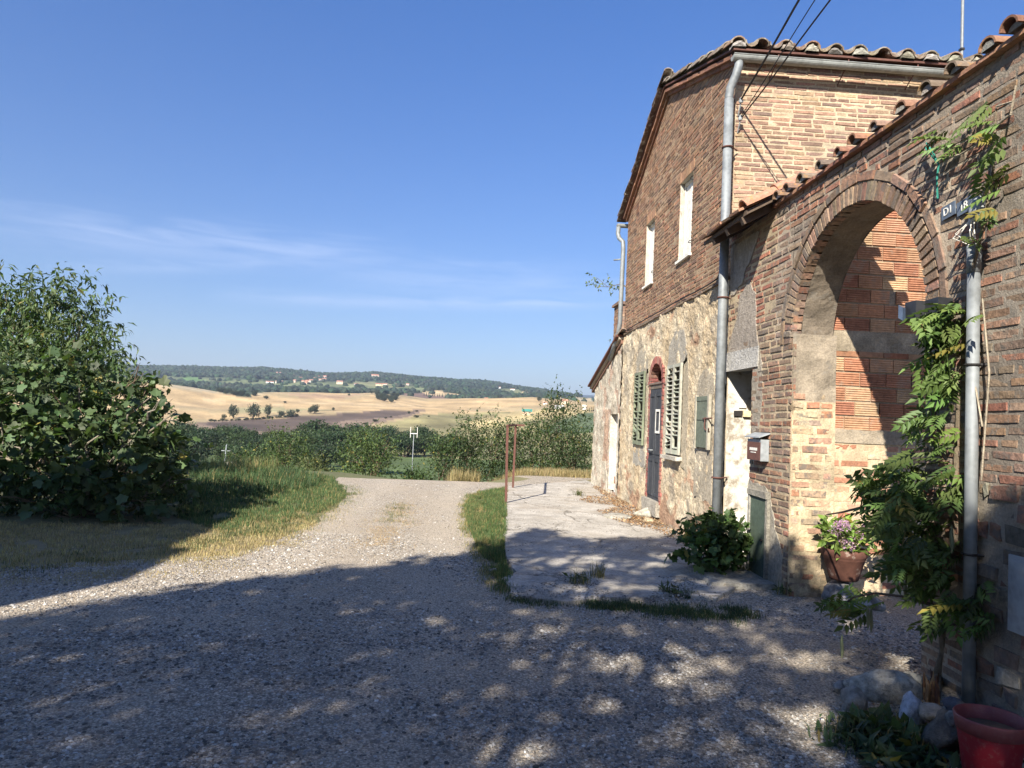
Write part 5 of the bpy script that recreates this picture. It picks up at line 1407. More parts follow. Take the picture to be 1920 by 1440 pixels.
for i in range(11):
    cc = np.array([rng.uniform(-.2, .2), rng.uniform(-.2, -.02), rng.uniform(.02, .25)]); n = 70
    u = rnd_unit(n, rng); p = cc + u * np.array([.042, .042, .03]); col = leaf_cols(n, (.46, .30, .40), rng, .35, .06)
    V, F, Cc = leaves(p, u + rng.normal(size=(n, 3)) * .5, .022, 'tri', col, rng); link('flower_head', np_mesh('flower_head', V, F, MAT['petal'], Cc), t)
mb = MB()
for i in range(9):
    a = rng.uniform(0, 6.28); mb.tube([base + (.03 * math.cos(a), .03 * math.sin(a), -.06), base + (.1 * math.cos(a), .1 * math.sin(a), .06), base + (.16 * math.cos(a), .14 * math.sin(a), .16)], .005, 5, (.2, .16, .08))
mb.build('stem', MAT['bark'], t)

# ------------------------------------------------------------------ wisteria up the pipe and across the arch
rng = np.random.default_rng(5)
t = thing('wisteria', (2.93, 4.62, 0), 'wisteria vine with long pinnate leaves climbing pipe and wall right of arch', 'climber')
def px_poly(poly, n):
    x0, x1 = min(p[0] for p in poly), max(p[0] for p in poly); y0, y1 = min(p[1] for p in poly), max(p[1] for p in poly); out = []
    while len(out) < n:
        q = (rng.uniform(x0, x1), rng.uniform(y0, y1))
        if poly_mask(np.array([q[0]]), np.array([q[1]]), poly)[0]: out.append(q)
    return out
pos = []
for poly, n, ya, yb in (([(1640, 900), (1700, 790), (1760, 745), (1800, 760), (1835, 820), (1850, 960), (1825, 1075), (1760, 1100), (1700, 1100), (1665, 1050), (1640, 985)], 250, 4.35, 5.15),
                        ([(1640, 960), (1700, 900), (1760, 960), (1740, 1080), (1680, 1080)], 60, 4.2, 4.9),
                        ([(1600, 900), (1650, 880), (1650, 930), (1610, 930)], 9, 4.7, 5.0), ([(1615, 890), (1670, 870), (1710, 900), (1700, 1010), (1640, 1000), (1620, 950)], 26, 4.6, 5.2), ([(1690, 1000), (1790, 1000), (1780, 1120), (1690, 1110)], 24, 4.2, 4.6),
                        ([(1735, 585), (1800, 560), (1812, 720), (1775, 750), (1725, 700), (1710, 640)], 64, 4.35, 4.8),
                        ([(1725, 1105), (1850, 1090), (1850, 1180), (1740, 1190)], 22, 4.2, 4.7),
                        ([(1530, 1105), (1600, 1095), (1650, 1125), (1620, 1155), (1545, 1175)], 17, 4.9, 5.3)):
    for q in px_poly(poly, n):
        for _ in range(8):
            p = on_y(*q, rng.uniform(ya, yb))
            if p[0] < XF - .06 or (YA0 + .03 < p[1] < YA1): break
        if p[0] > XF - .06 and not (YA0 < p[1] < YA1): p = on_x(*q, XF - .07)
        pos.append(p)
for poly, n in (([(1822, 205), (1860, 190), (1890, 300), (1880, 400), (1850, 470), (1805, 460), (1812, 390), (1845, 350)], 26), ([(1735, 245), (1790, 240), (1795, 290), (1740, 290)], 6), ([(1755, 320), (1775, 320), (1772, 380), (1752, 370)], 3), ([(1800, 500), (1860, 540), (1830, 600), (1790, 590)], 10), ([(1830, 760), (1870, 800), (1850, 830), (1810, 800)], 9)):
    for q in px_poly(poly, n): pos.append(on_x(*q, XF - rng.uniform(.05, .22)))
pos = np.array(pos); qx, qy, _ = proj(pos); pos = pos[~((qx > 1768) & (qx < 1845) & (qy > 350) & (qy < 430))]; qx, qy, _ = proj(pos); pos = pos[~((qx > 1795) & (qx < 1862) & (qy > 480) & (qy < 960) & (rng.random(len(pos)) < .85))]; n = len(pos)
dirs = np.stack([rng.normal(-.55, .5, n), rng.normal(.15, .75, n), rng.normal(-.25, .35, n)], 1)
sz = rng.uniform(.14, .26, n); up = np.tile((-.35, -.25, 1.0), (n, 1))
V, F, Cc = leaves(pos - np.array((2.93, 4.62, 0)) - dirs / np.linalg.norm(dirs, axis=1, keepdims=True) * (sz * .45)[:, None], dirs, sz, 'pinnate', leaf_cols(n, (.10, .15, .04), rng, .5, .035), rng, .55, up)
keep = None
link('foliage', np_mesh('foliage', V, F, MAT['leaf'], Cc), t)
mb = MB(); W0 = lambda px, py, X: on_x(px, py, X)
tr = [gp(1752, 1318), on_y(1757, 1270, 4.60), on_y(1770, 1225, 4.58), on_y(1768, 1180, 4.56), on_y(1778, 1120, 4.54), on_y(1785, 1040, 4.5), on_y(1792, 900, 4.46), on_y(1798, 760, 4.45), on_y(1806, 640, 4.44), on_x(1820, 520, 3.02), on_x(1845, 420, 3.02), on_x(1862, 320, 3.04), on_x(1868, 200, 3.05)]
mb.tube(tr, [.032, .03, .028, .026, .024, .022, .018, .016, .014, .011, .010, .008, .005], 8, (.20, .16, .11))
tr2 = [on_y(1775, 1140, 4.55), on_y(1740, 1132, 4.62), on_y(1690, 1118, 4.75), on_y(1640, 1112, 4.9), on_y(1600, 1120, 5.0), on_y(1560, 1150, 5.05)]
mb.tube(tr2, [.014, .012, .010, .008, .006, .004], 6, (.15, .11, .08))
for a in (((1785, 1040, 4.5), (1740, 980, 4.6), (1690, 930, 4.75), (1610, 925, 4.9)), ((1792, 900, 4.46), (1750, 830, 4.6), (1745, 730, 4.7), (1735, 700, 4.75)), ((1790, 930, 4.45), (1830, 850, 4.3), (1850, 790, 4.25)), ((1798, 760, 4.45), (1760, 690, 4.6), (1735, 640, 4.7)), ((1800, 700, 4.44), (1760, 740, 4.62), (1750, 800, 4.7)),
          ((1768, 1180, 4.56), (1800, 1165, 4.4), (1840, 1150, 4.3)), ((1620, 950, 5.0), (1580, 960, 5.6), (1550, 965, 6.1))):
    mb.tube([on_y(*q) for q in a], [.011 * (1 - .22 * i) for i in range(len(a))], 5, (.17, .12, .08))
for a in (((1822, 520), (1812, 600), (1828, 720), (1842, 800)), ((1862, 320), (1830, 400), (1815, 500)), ((1868, 200), (1900, 190)), ((1850, 250), (1895, 215), (1905, 160)), ((1760, 300), (1800, 290), (1850, 260)), ((1842, 560), (1855, 700), (1840, 900))):
    mb.tube([on_x(*q, 3.04) for q in a], .006, 5, (.40, .34, .25))
mb.build('stem', MAT['bark'], t)
for (px, py, Y) in ((1579, 1190, 5.05), (1628, 1135, 4.95), (1634, 1140, 4.97), (1698, 1085, 4.6), (1712, 1075, 4.62), (1785, 985, 4.25)):
    p = on_y(px, py, Y); mb = MB(); mb.tube([p, p + (0, .005, -.05), p + (.004, 0, -.12), p + (0, 0, -.17)], [.003, .011, .012, .002], 6, vary((.27, .28, .16), .2)); mb.build('seed_pod', MAT['leaf'], t)

# ------------------------------------------------------------------ bushes by the house, weeds
plant('fig_bush', (2.66, 7.72, 0.03), [((0, 0, .30), (.34, .34, .26)), ((.22, .10, .40), (.20, .22, .16)), ((-.18, -.05, .2), (.18, .2, .18)), ((-.02, .2, .44), (.16, .2, .12))], 'low dense fig bush growing at the foot of the drainpipe', 'bush', ntwig=270, per=5, leaf='fig', size=.078, col=(.065, .11, .032), twig=.11, trunk=.018, seed=3, up=.5, droop=.05)
def weed(name, c, n, h, spread, col, seed, label, cat='weed', w=.012, yel=.3, flat=0, leafy=0):
    r = np.random.default_rng(seed); p = np.column_stack([r.normal(0, spread, n), r.normal(0, spread, n), np.zeros(n)])
    t = thing(name, c, label, cat); V, F, Cc = blades(p, h, w, col, r, 1.0, yel)
    link('blades', np_mesh('blades', V, F, MAT['grass_leaf'], Cc), t)
    if leafy:
        d = np.column_stack([r.normal(size=(leafy, 2)), r.uniform(.1, .9, leafy)]); pp = np.column_stack([r.normal(0, spread, (leafy, 2)), r.uniform(0, h * .5, leafy)])
        V, F, Cc = leaves(pp, d, r.uniform(.06, .13, leafy), 'blade' if leafy > 200 else 'long', leaf_cols(leafy, col, r), r); link('foliage', np_mesh('foliage', V, F, MAT['leaf'], Cc), t)
    return t
weed('weed_tuft', gp(1122, 1088, .035), 90, .16, .055, (.09, .10, .05), 1, 'lone spiky dry weed tuft growing from a crack in the slab', w=.006, yel=.4)
t = weed('weed_clump', gp(1672, 1385), 200, .10, .085, (.07, .10, .035), 2, 'leafy weed clump with yellow flowers among the garden stones', w=.010, yel=.35, leafy=300)
for (px, py) in ((1580, 1341), (1588, 1346), (1641, 1343)):
    mb = MB(); p = on_y(px, py, 3.95); g = np.array([p[0], p[1], 0]); mb.tube([g + (.03, 0, 0), (g + p) / 2, p], .0025, 4, (.12, .14, .05)); mb.lathe([(.001, -.004), (.010, 0), (.008, .006), (.001, .009)], p - np.array((0, 0, .002)), 8, (.75, .55, .03)); mb.build('flower', MAT['petal'], t)
weed('weed_clump', gp(1612, 1392), 160, .10, .09, (.06, .09, .04), 3, 'low dark weed clump at the left of the stones', w=.010, leafy=160)
weed('weed_clump', gp(1700, 1432), 120, .03, .10, (.05, .085, .05), 4, 'flat patch of clover leaves in gravel before the red pot', w=.014, leafy=240)
weed('weed_clump', gp(1860, 1436, 0), 60, .12, .05, (.05, .08, .03), 14, 'weed sprouting behind the red pot', leafy=60)
for i, (px, py, lab) in enumerate(((1398, 1080, 'small weed at the left foot of the green cabinet'), (1470, 1118, 'dry weed at the foot of the cement pier'), (1256, 1117, 'weed tuft at the right front of the slab'), (1140, 916, 'weed by the far corner of the annexe'), (1085, 932, 'small weed in the far part of the slab'), (1085, 1100, 'small seedling in the slab crack'))):
    weed('weed_tuft', gp(px, py, .03), 50, .10 if i < 3 else .14, .05, (.09, .11, .045), 30 + i, lab, w=.008, leafy=20)
grass_patch('grass', [P0(1235, 1108), P0(1310, 1118), P0(1290, 1126), P0(1240, 1118)], 420, .06, .006, (.045, .075, .03), 7)
# green strip between road and slab
STRIP = [P0(884, 930), P0(912, 922), P0(951, 916), P0(950, 950), P0(952, 990), P0(946, 1020), P0(948, 1060), P0(962, 1085), P0(940, 1112), P0(925, 1080), P0(895, 1030), P0(876, 985), P0(870, 955)]
grass_patch('grass', STRIP, 34000, .075, .005, (.085, .135, .045), 8, .12, clump=-.22)
grass_patch('grass', [P0(872, 940), P0(900, 920), P0(905, 960), P0(915, 1020), P0(900, 1030), P0(872, 985)], 5000, .06, .006, (.20, .19, .08), 9, .5, clump=-.1)
# left verge: straw, then green bank, then tall weeds
grass_patch('grass', [(-9, 6.0), P0(12, 1070), P0(150, 1066), P0(330, 1058), P0(430, 1050), P0(520, 1026), P0(600, 985), P0(560, 958), P0(420, 985), P0(200, 985), (-9, 9.5)], 46000, .04, .006, (.36, .29, .13), 10, .6, 1.3, (.46, .37, .19), clump=-.3)
grass_patch('grass', [P0(420, 1000), P0(520, 985), P0(600, 962), P0(648, 936), P0(650, 918), P0(630, 908), (-3.2, 17.2), (-5.5, 16.5), (-5.2, 11.5)], 60000, .07, .006, (.075, .125, .045), 11, .15, clump=-.25)
grass_patch('grass', [(-3.6, 12.6), (-3.0, 14.5), (-3.3, 16.5), (-4.2, 17.4), (-7.5, 17.6), (-7.0, 12.0), (-5.0, 11.6)], 22000, .20, .009, (.06, .105, .04), 12, .10, .9, clump=-.12)
grass_patch('tall_grass', [(-5.4, 15.6), (-4.3, 15.5), (-4.5, 17.5), (-8.5, 18.0), (-8.0, 15.8)], 3600, .34, .010, (.13, .17, .06), 13, .3, .6)
def grass_spine(name, spine, n, wid, h, w, col, seed, yellow, ycol, lean=1.2):
    """sparse grass scattered with soft edges along a line of points"""
    r = np.random.default_rng(seed); sp = np.array([p[:2] for p in spine]); k = r.uniform(0, len(sp) - 1.001, n); i = k.astype(int); f = (k - i)[:, None]
    q = sp[i] * (1 - f) + sp[i + 1] * f + r.normal(0, 1, (n, 2)) * np.array([wid, wid * 1.4])
    keep = np.array([fbm(a, b, seed, 3, 2.2) for a, b in q]) + .25 * r.normal(size=n) > .0; q = q[keep]
    V, F, Cc = blades(np.column_stack([q, np.full(len(q), .006)]), h, w, col, r, lean, yellow, ycol)
    return tag(link(name, np_mesh(name, V, F, MAT['grass_leaf'], Cc)), kind='stuff')
grass_spine('dry_grass', [P0(757, 945), P0(745, 965), P0(735, 985), P0(715, 1010), P0(700, 1030)], 6500, .20, .016, .005, (.40, .29, .16), 15, .5, (.42, .29, .15))
grass_spine('grass', [P0(755, 946), P0(742, 962), P0(735, 985)], 1500, .12, .035, .005, (.12, .14, .06), 16, .3, (.36, .28, .13))
grass_spine('grass', [P0(1110, 1140), P0(1190, 1140), P0(1260, 1148), P0(1330, 1154), P0(1400, 1152)], 13000, .085, .04, .005, (.055, .09, .035), 5, .12, (.30, .25, .12), 1.0)
grass_spine('grass', [P0(960, 1124), P0(1010, 1132), P0(1060, 1140)], 2600, .05, .04, .005, (.06, .09, .035), 6, .2, (.30, .25, .12), 1.0)
grass_spine('grass', [P0(430, 1005), P0(520, 992), P0(590, 968), P0(632, 940), P0(652, 926), P0(640, 914)], 9000, .16, .05, .005, (.085, .13, .05), 25, .35, (.36, .29, .13), .8)
grass_spine('grass', [P0(300, 1030), P0(380, 1020), P0(470, 1005), P0(540, 990)], 4000, .22, .04, .006, (.09, .125, .05), 26, .4, (.36, .29, .13), .9)
grass_spine('grass', [P0(884, 928), P0(872, 955), P0(880, 990), P0(900, 1035), P0(928, 1082), P0(945, 1112)], 6500, .07, .05, .005, (.095, .135, .05), 27, .35, (.34, .27, .12), .8)
grass_spine('grass', [P0(30, 1060), P0(150, 1050), P0(260, 1045)], 2500, .2, .045, .006, (.10, .12, .05), 28, .5, (.36, .29, .13), .9)
grass_spine('dry_grass', [P0(20, 1085), P0(120, 1082), P0(240, 1078), P0(380, 1062), P0(480, 1042), P0(570, 1012), P0(625, 965), P0(655, 925)], 9000, .16, .018, .005, (.36, .28, .13), 18, .5, (.44, .35, .18))
grass_spine('dry_grass', [P0(870, 945), P0(868, 975), P0(880, 1010), P0(905, 1060), P0(930, 1105)], 4200, .07, .03, .005, (.24, .22, .09), 19, .5, (.40, .31, .15))
# dry bank beyond the far road edge
grass_patch('dry_grass', [(.4, 20.2), (3.6, 20.0), (4.2, 22.5), (.5, 23.0)], 7000, .22, .010, (.27, .22, .10), 17, .6, 1.0, (.36, .28, .14))
grass_patch('dry_grass', [P0(850, 899), P0(900, 897), (.2, 22.0), (-.9, 22.0)], 3500, .36, .010, (.25, .21, .10), 29, .6, .9, (.34, .27, .13))
# fallen leaves along the wall foot
def litter(name, poly, n, seed, cols, z=.04, s=.035):
    r = np.random.default_rng(seed); q = pts_in(poly, n, r); p = np.column_stack([q, z + r.uniform(0, .03, n)])
    d = np.column_stack([r.normal(size=(n, 2)), r.normal(0, .25, n)]); c = np.array(cols)[r.integers(0, len(cols), n)] * r.uniform(.6, 1.25, (n, 1))
    V, F, Cc = leaves(p, d, s * r.uniform(.5, 1.4, n), 'blade', c, r, .5); return tag(link(name, np_mesh(name, V, F, MAT['litter'], Cc)), kind='stuff')
BR = [(.30, .17, .08), (.38, .24, .12), (.22, .12, .065), (.42, .30, .17)]
litter('dry_leaves', [(3.08, 9.2), (2.85, 9.4), (2.72, 10.6), (2.35, 11.4), (2.25, 12.6), (2.7, 13.2), (2.85, 15), (2.9, 17), (3.08, 17.5)], 3600, 1, BR)
litter('dry_leaves', [P0(1085, 942), P0(1110, 934), P0(1150, 938), P0(1185, 950), P0(1150, 952), P0(1100, 946)], 1100, 2, BR)
litter('dry_leaves', [P0(1145, 968), P0(1235, 975), P0(1240, 992), P0(1180, 984)], 900, 3, BR)
litter('dry_leaves', [(2.4, 3.6), (2.8, 3.6), (2.75, 4.2), (2.35, 4.2)], 500, 4, BR, .005, .03)
# loose stones of the gravel, densest near the camera
rng = np.random.default_rng(77)
def gravel(n, y0, y1, s0, s1):
    y = rng.uniform(y0, y1, n); x = rng.uniform(-1, 1, n) * np.minimum(.74 * y + .3, 6) 
    ok = poly_mask(x, y, [tuple(p) for p in ROADO]) & ~poly_mask(x, y, [tuple(p) for p in SLABO]) & ((x < XF - .03) | ((y > YA0) & (y < 6.9))) & (x < 5)
    dens = np.array([fbm(a, b, 0, 3, .7) for a, b in zip(x, y)]); ok &= (rng.random(n) < np.clip(.55 + 1.3 * dens, .12, 1))
    x, y = x[ok], y[ok]; n = len(x)
    tv = np.array([(1, 0, 0), (0, 1, 0), (-1, 0, 0), (0, -1, 0), (0, 0, 1), (.62, .62, .55), (-.62, .62, .5), (-.62, -.62, .55), (.62, -.62, .5)])
    tf = np.array([(0, 1, 5), (1, 2, 6), (2, 3, 7), (3, 0, 8), (5, 1, 6), (6, 2, 7), (7, 3, 8), (8, 0, 5), (5, 6, 4), (6, 7, 4), (7, 8, 4), (8, 5, 4)])
    V = tv[None] * (1 + rng.uniform(-.28, .28, (n, 9, 3))) * np.stack([rng.uniform(.6, 1.3, n), rng.uniform(.5, 1, n), rng.uniform(.45, .8, n)], 1)[:, None]
    a = rng.uniform(0, 6.28, n); c, s = np.cos(a)[:, None], np.sin(a)[:, None]
    sz = (s0 + (s1 - s0) * rng.random(n) ** 2.2)[:, None]
    X = (V[..., 0] * c - V[..., 1] * s) * sz + x[:, None]; Y = (V[..., 0] * s + V[..., 1] * c) * sz + y[:, None]; Z = V[..., 2] * sz + .005
    F = (tf[None] + (np.arange(n) * 9)[:, None, None]).reshape(-1, 3)
    pal = np.array([(.26, .235, .205), (.36, .335, .30), (.50, .475, .43), (.64, .615, .57), (.16, .147, .13), (.34, .29, .235)])
    cc = pal[rng.integers(0, 6, n)] * rng.uniform(.75, 1.2, (n, 1))
    return np.stack([X, Y, Z], -1).reshape(-1, 3), F, np.repeat(cc, 12, axis=0)
V, F, Cc = merge([gravel(60000, 2.4, 5.2, .006, .017), gravel(52000, 5.0, 9.5, .008, .018), gravel(14000, 9, 17, .008, .018)])
tag(link('gravel', np_mesh('gravel', V, F, MAT['stone'], Cc)), kind='stuff')

def loose(name, poly, n, s0, s1, z, seed):
    r = np.random.default_rng(seed); q = pts_in(poly, n, r); keep = np.array([fbm(a, b, seed, 3, 1.6) for a, b in q]) > -.1; q = q[keep]; n = len(q)
    tv = np.array([(1, 0, 0), (0, 1, 0), (-1, 0, 0), (0, -1, 0), (0, 0, .8)]); tf = np.array([(0, 1, 4), (1, 2, 4), (2, 3, 4), (3, 0, 4)])
    sz = (s0 + (s1 - s0) * r.random(n) ** 2)[:, None, None]
    V = tv[None] * (1 + r.uniform(-.3, .3, (n, 5, 3))) * sz + np.column_stack([q, np.full(n, z)])[:, None]
    F = (tf[None] + (np.arange(n) * 5)[:, None, None]).reshape(-1, 3); c = np.array((.34, .31, .27)) * r.uniform(.4, 1.6, (n, 1))
    tag(link(name, np_mesh(name, V.reshape(-1, 3), F, MAT['stone'], np.repeat(c, 4, axis=0))), kind='stuff')
loose('loose_stones', [P0(950, 1080), P0(1340, 1090), P0(1340, 1135), P0(960, 1130)], 2600, .004, .014, .036, 91)
loose('loose_stones', [P0(955, 915), P0(1113, 905), (3.0, 9.5), P0(1300, 1030), P0(950, 1060)], 5000, .004, .011, .036, 92)
# ------------------------------------------------------------------ left: fig shrub and the tree behind it
def px_lobes(lst, Y, base):
    out = []
    for px, py, rx, ry in lst:
        p = on_y(px, py, Y + RNG.uniform(-.5, .6)); s = np.linalg.norm(p[:2]) / FPX
        out.append((p - np.array(base), (rx * s, min(rx, ry) * s * 1.05, ry * s)))
    return out
base = np.array([-7.6, 13.2, -.02])
plant('leafy_tree', base, px_lobes([(0, 610, 55, 45), (58, 620, 48, 42), (108, 622, 34, 42), (146, 632, 26, 40), (90, 668, 75, 48), (150, 690, 48, 42), (50, 690, 90, 50), (135, 712, 65, 38), (-60, 620, 80, 70)], 13.2, base) + px_lobes([(8, 555, 13, 30), (38, 548, 13, 30), (72, 552, 12, 34), (104, 562, 12, 34), (126, 540, 9, 32), (144, 570, 9, 26), (160, 552, 9, 30), (176, 592, 10, 24), (190, 575, 7, 18), (194, 618, 10, 20), (206, 596, 5, 14), (216, 630, 6, 22), (224, 660, 8, 16), (236, 648, 4, 12), (186, 660, 12, 22), (206, 676, 12, 18)], 13.2, base) * 2,
      'tall leafy tree with drooping narrow leaves behind the fig shrub', 'tree', ntwig=1250, per=9, leaf='long', size=.15, col=(.085, .125, .045), twig=.30, droop=.8, trunk=.10, stems=6, seed=21, up=.35, yellow=.015)
base = np.array([-5.4, 10.4, 0])
plant('fig_shrub', base, px_lobes([(20, 740, 85, 65), (110, 730, 75, 50), (185, 755, 75, 55), (245, 765, 45, 45), (285, 805, 38, 42), (318, 855, 30, 34), (60, 830, 100, 75), (160, 850, 95, 75), (240, 860, 70, 65), (295, 905, 48, 42), (335, 890, 20, 30), (100, 910, 110, 45), (210, 930, 90, 36), (-60, 800, 90, 110)], 10.4, base) + px_lobes([(292, 745, 16, 9), (322, 778, 16, 7), (340, 818, 9, 14), (262, 715, 12, 10), (228, 705, 10, 10), (358, 850, 8, 9)], 10.2, base),
      'big spreading fig shrub with broad leaves on the left verge', 'bush', ntwig=820, per=6, leaf='fig', size=.13, col=(.075, .112, .045), twig=.24, droop=.5, trunk=.045, stems=16, stemcol=(.26, .22, .17), seed=22, up=.35, var=.4)
base = np.array([-5.6, 10.9, 0])
plant('plum_thicket', base, px_lobes([(20, 730, 80, 60), (100, 720, 70, 48), (180, 745, 70, 55), (235, 760, 42, 45), (275, 800, 36, 40), (60, 820, 95, 75), (160, 840, 90, 75), (235, 850, 65, 65), (290, 890, 46, 45), (100, 900, 110, 45), (210, 920, 85, 38), (-60, 800, 90, 110)], 10.7, base) + px_lobes([(262, 690, 6, 22), (290, 720, 6, 20), (320, 800, 7, 16), (300, 762, 7, 18), (345, 858, 8, 14)], 10.5, base),
      'small leaved thicket growing through the big fig shrub', 'bush', ntwig=1500, per=8, leaf='blade', size=.062, col=(.062, .095, .034), twig=.26, droop=.3, trunk=.04, stems=14, seed=24, up=.5)
base = np.array([-5.2, 10.0, 0])
plant('bramble', base, [((-1.6, 0, .25), (1.2, .5, .3)), ((-.3, .1, .22), (1.0, .5, .26)), ((.8, .3, .2), (.6, .5, .22))], 'bramble undergrowth coloured dark for the shade beneath the fig shrub', 'bush', ntwig=420, per=5, leaf='blade', size=.07, col=(.035, .055, .02), twig=.25, trunk=.02, stems=8, seed=23)  # leaf colour darkened to paint the shaded underside of the shrub
# pale stalk standing in the shrub
# ------------------------------------------------------------------ shrubs beyond the crest
def shrub(px, top, hw, Y, label, seed, cat='bush', name='shrub', base_py=897, col=(.075, .115, .035), spiky=3, ntwig=None, size=.075, tall=1.0, leaf='blade'):
    d = ray(px, base_py); azm = math.atan2(d[0], d[1]); r = Y / math.cos(azm); x, y = r * math.sin(azm), Y
    z0 = gz(x, y) - .05; s = r / FPX; zt = on_y(px, top, Y)[2]; H = zt - z0; w = hw * s
    rng = np.random.default_rng(seed); lobes = [((0, 0, H * .42), (w * .95, w * .8, H * .42)), ((-.35 * w, 0, H * .55), (w * .55, w * .6, H * .33)), ((.35 * w, -.1, H * .5), (w * .6, w * .6, H * .35)), ((0, 0, H * .72), (w * .55, w * .5, H * .24)), ((0, -.2 * w, H * .2), (w * .9, w * .7, H * .2))]
    for i in range(spiky): lobes.append(((rng.uniform(-.75, .75) * w, rng.uniform(-.3, .3) * w, H * rng.uniform(.78, .95) * (1 if i else 1.0)), (.07 * w + .05, .08, H * .12)))
    return plant(name, np.array([x, y, z0]), lobes, label, cat, ntwig=ntwig or int(300 + 240 * w * H), per=7, leaf=leaf, size=size, col=col, twig=.30, droop=.1, trunk=.035, stems=6, seed=seed, up=.7, yellow=.03)
shrub(690, 806, 56, 21.5, 'rounded green shrub standing alone at the road crest', 51, base_py=904, col=(.075, .11, .032), spiky=6)
shrub(538, 806, 44, 25, 'yellow green shrub behind the tall grass left of the road', 52, base_py=880, col=(.075, .11, .034))
shrub(470, 838, 60, 26, 'low scrub behind the tall grass near the white pole', 53, base_py=880, col=(.065, .10, .034))
shrub(590, 858, 30, 23, 'small low shrub between tall grass and rounded shrub', 54, base_py=895, col=(.10, .12, .045))
for i, (px, top, hw, Y, lab) in enumerate(((832, 806, 34, 22.5, 'hedge shrub at left end of the far hedge'), (872, 776, 36, 23, 'hedge shrub with upright shoots, second from the left end'), (918, 780, 40, 23.2, 'hedge shrub just left of the rusty posts'), (962, 786, 42, 23.4, 'hedge shrub directly behind the rusty posts'), (1008, 774, 42, 23.2, 'hedge shrub right of the rusty posts'), (1082, 800, 38, 22.8, 'hedge shrub against the annexe corner'))):
    shrub(px, top, hw, Y, lab, 60 + i, base_py=896, col=[(.062, .095, .032), (.048, .078, .027), (.058, .09, .03), (.046, .075, .026)][i % 4], spiky=5)
shrub(1052, 728, 46, 23.6, 'tall young tree rising above the far hedge near the annexe', 70, 'tree', 'young_tree', 896, (.046, .075, .027), 7, 900)
shrub(778, 880, 20, 22, 'tiny shrub at the road crest under the floodlight pole', 71, base_py=904, col=(.06, .1, .03), spiky=1)
# branch of a tree behind the house
b = np.array([5.6, 19.6, 0.0]); rg = np.random.default_rng(80)
t = thing('acacia_tree', b, 'tree behind the house with one leafy branch reaching past the drainpipe', 'tree')
tips = [on_y(1118, 520, 19.2), on_y(1140, 538, 19.2), on_y(1165, 532, 19.3), on_y(1112, 536, 19.1), on_y(1152, 522, 19.3)]
lb = [(q - b, (.20, .16, .065)) for q in tips] + [(on_y(1148, 643, 20) - b, (.12, .1, .07)), (np.array((.2, 0, 5.2)), (.9, .9, .6))]
V, F, Cc = twig_crown(lb, 300, 6, 'blade', .085, (.12, .155, .05), rg, 'blade', .12, .35, up=.2); link('crown', np_mesh('crown', V, F, MAT['leaf'], Cc), t)
mb = MB(); mb.tube([b, b + (.05, 0, 2.5), b + (.1, 0, 4.6), b + (.2, 0, 5.4)], [.14, .11, .07, .03], 8, (.16, .13, .1)); mb.tube([b + (.1, 0, 4.5), b + (-.8, -.2, 4.85), tips[2], tips[1], tips[0]], [.05, .035, .015, .009, .004], 6, (.16, .13, .1)); mb.tube([tips[1], tips[3]], [.008, .003], 5, (.16, .13, .1)); mb.tube([b + (.08, 0, 3.2), on_y(1165, 660, 20), on_y(1148, 643, 20)], [.03, .012, .004], 5, (.16, .13, .1)); mb.build('trunk', MAT['bark'], t)

# ------------------------------------------------------------------ poles in the valley
t0 = at_r(776, 814, 62); g = gz(t0[0], t0[1])
t = thing('floodlight_pole', (t0[0], t0[1], g), 'slim white pole with twin uprights on top beyond the road crest', 'pole')
mb = MB(); mb.tube([(t0[0], t0[1], g), (t0[0], t0[1], t0[2])], [.04, .03], 8); mb.build('pole', MAT['grey_paint'], t)
mb = MB(); mb.box(t0[0] - .28, t0[0] + .28, t0[1] - .04, t0[1] + .04, t0[2] + .02, t0[2] + .08); mb.build('crossbar', MAT['white_paint'], t)
for s in (-.28, .28):
    mb = MB(); mb.tube([(t0[0] + s, t0[1], t0[2] - .3), (t0[0] + s * 1.05, t0[1], t0[2] + .1), (t0[0] + s, t0[1], t0[2] + .6)], .026, 6); mb.build('upright', MAT['white_paint'], t)
t0 = at_r(425, 833, 92); g = gz(t0[0], t0[1])
t = thing('utility_pole', (t0[0], t0[1], g), 'pale concrete utility pole with crossarm left of the valley trees', 'pole')
mb = MB(); mb.tube([(t0[0] - .25, t0[1], g), (t0[0], t0[1], t0[2])], [.10, .07], 8); mb.build('pole', MAT['grey_paint'], t)
mb = MB(); mb.box(t0[0] - .55, t0[0] + .45, t0[1] - .05, t0[1] + .05, t0[2] - .8, t0[2] - .72); mb.build('crossarm', MAT['grey_paint'], t)
p = at_r(450, 872, 60); g = gz(p[0], p[1])
t = thing('field_wall', (p[0], p[1], g), 'short run of pale dry stone wall beyond the tall grass', 'wall')
mb = MB(); d0 = at_r(425, 866, 60); d1 = at_r(482, 876, 60)
for k in range(24):
    f0 = k / 24; c = d0 * (1 - f0) + d1 * f0; mb.box(c[0] - .06, c[0] + .10, c[1] - .3, c[1] + .3, g, c[2] + random.uniform(-.08, .1), vary((.5, .45, .36), .2), 0, .03)
mb.build('masonry', MAT['stone'], t)

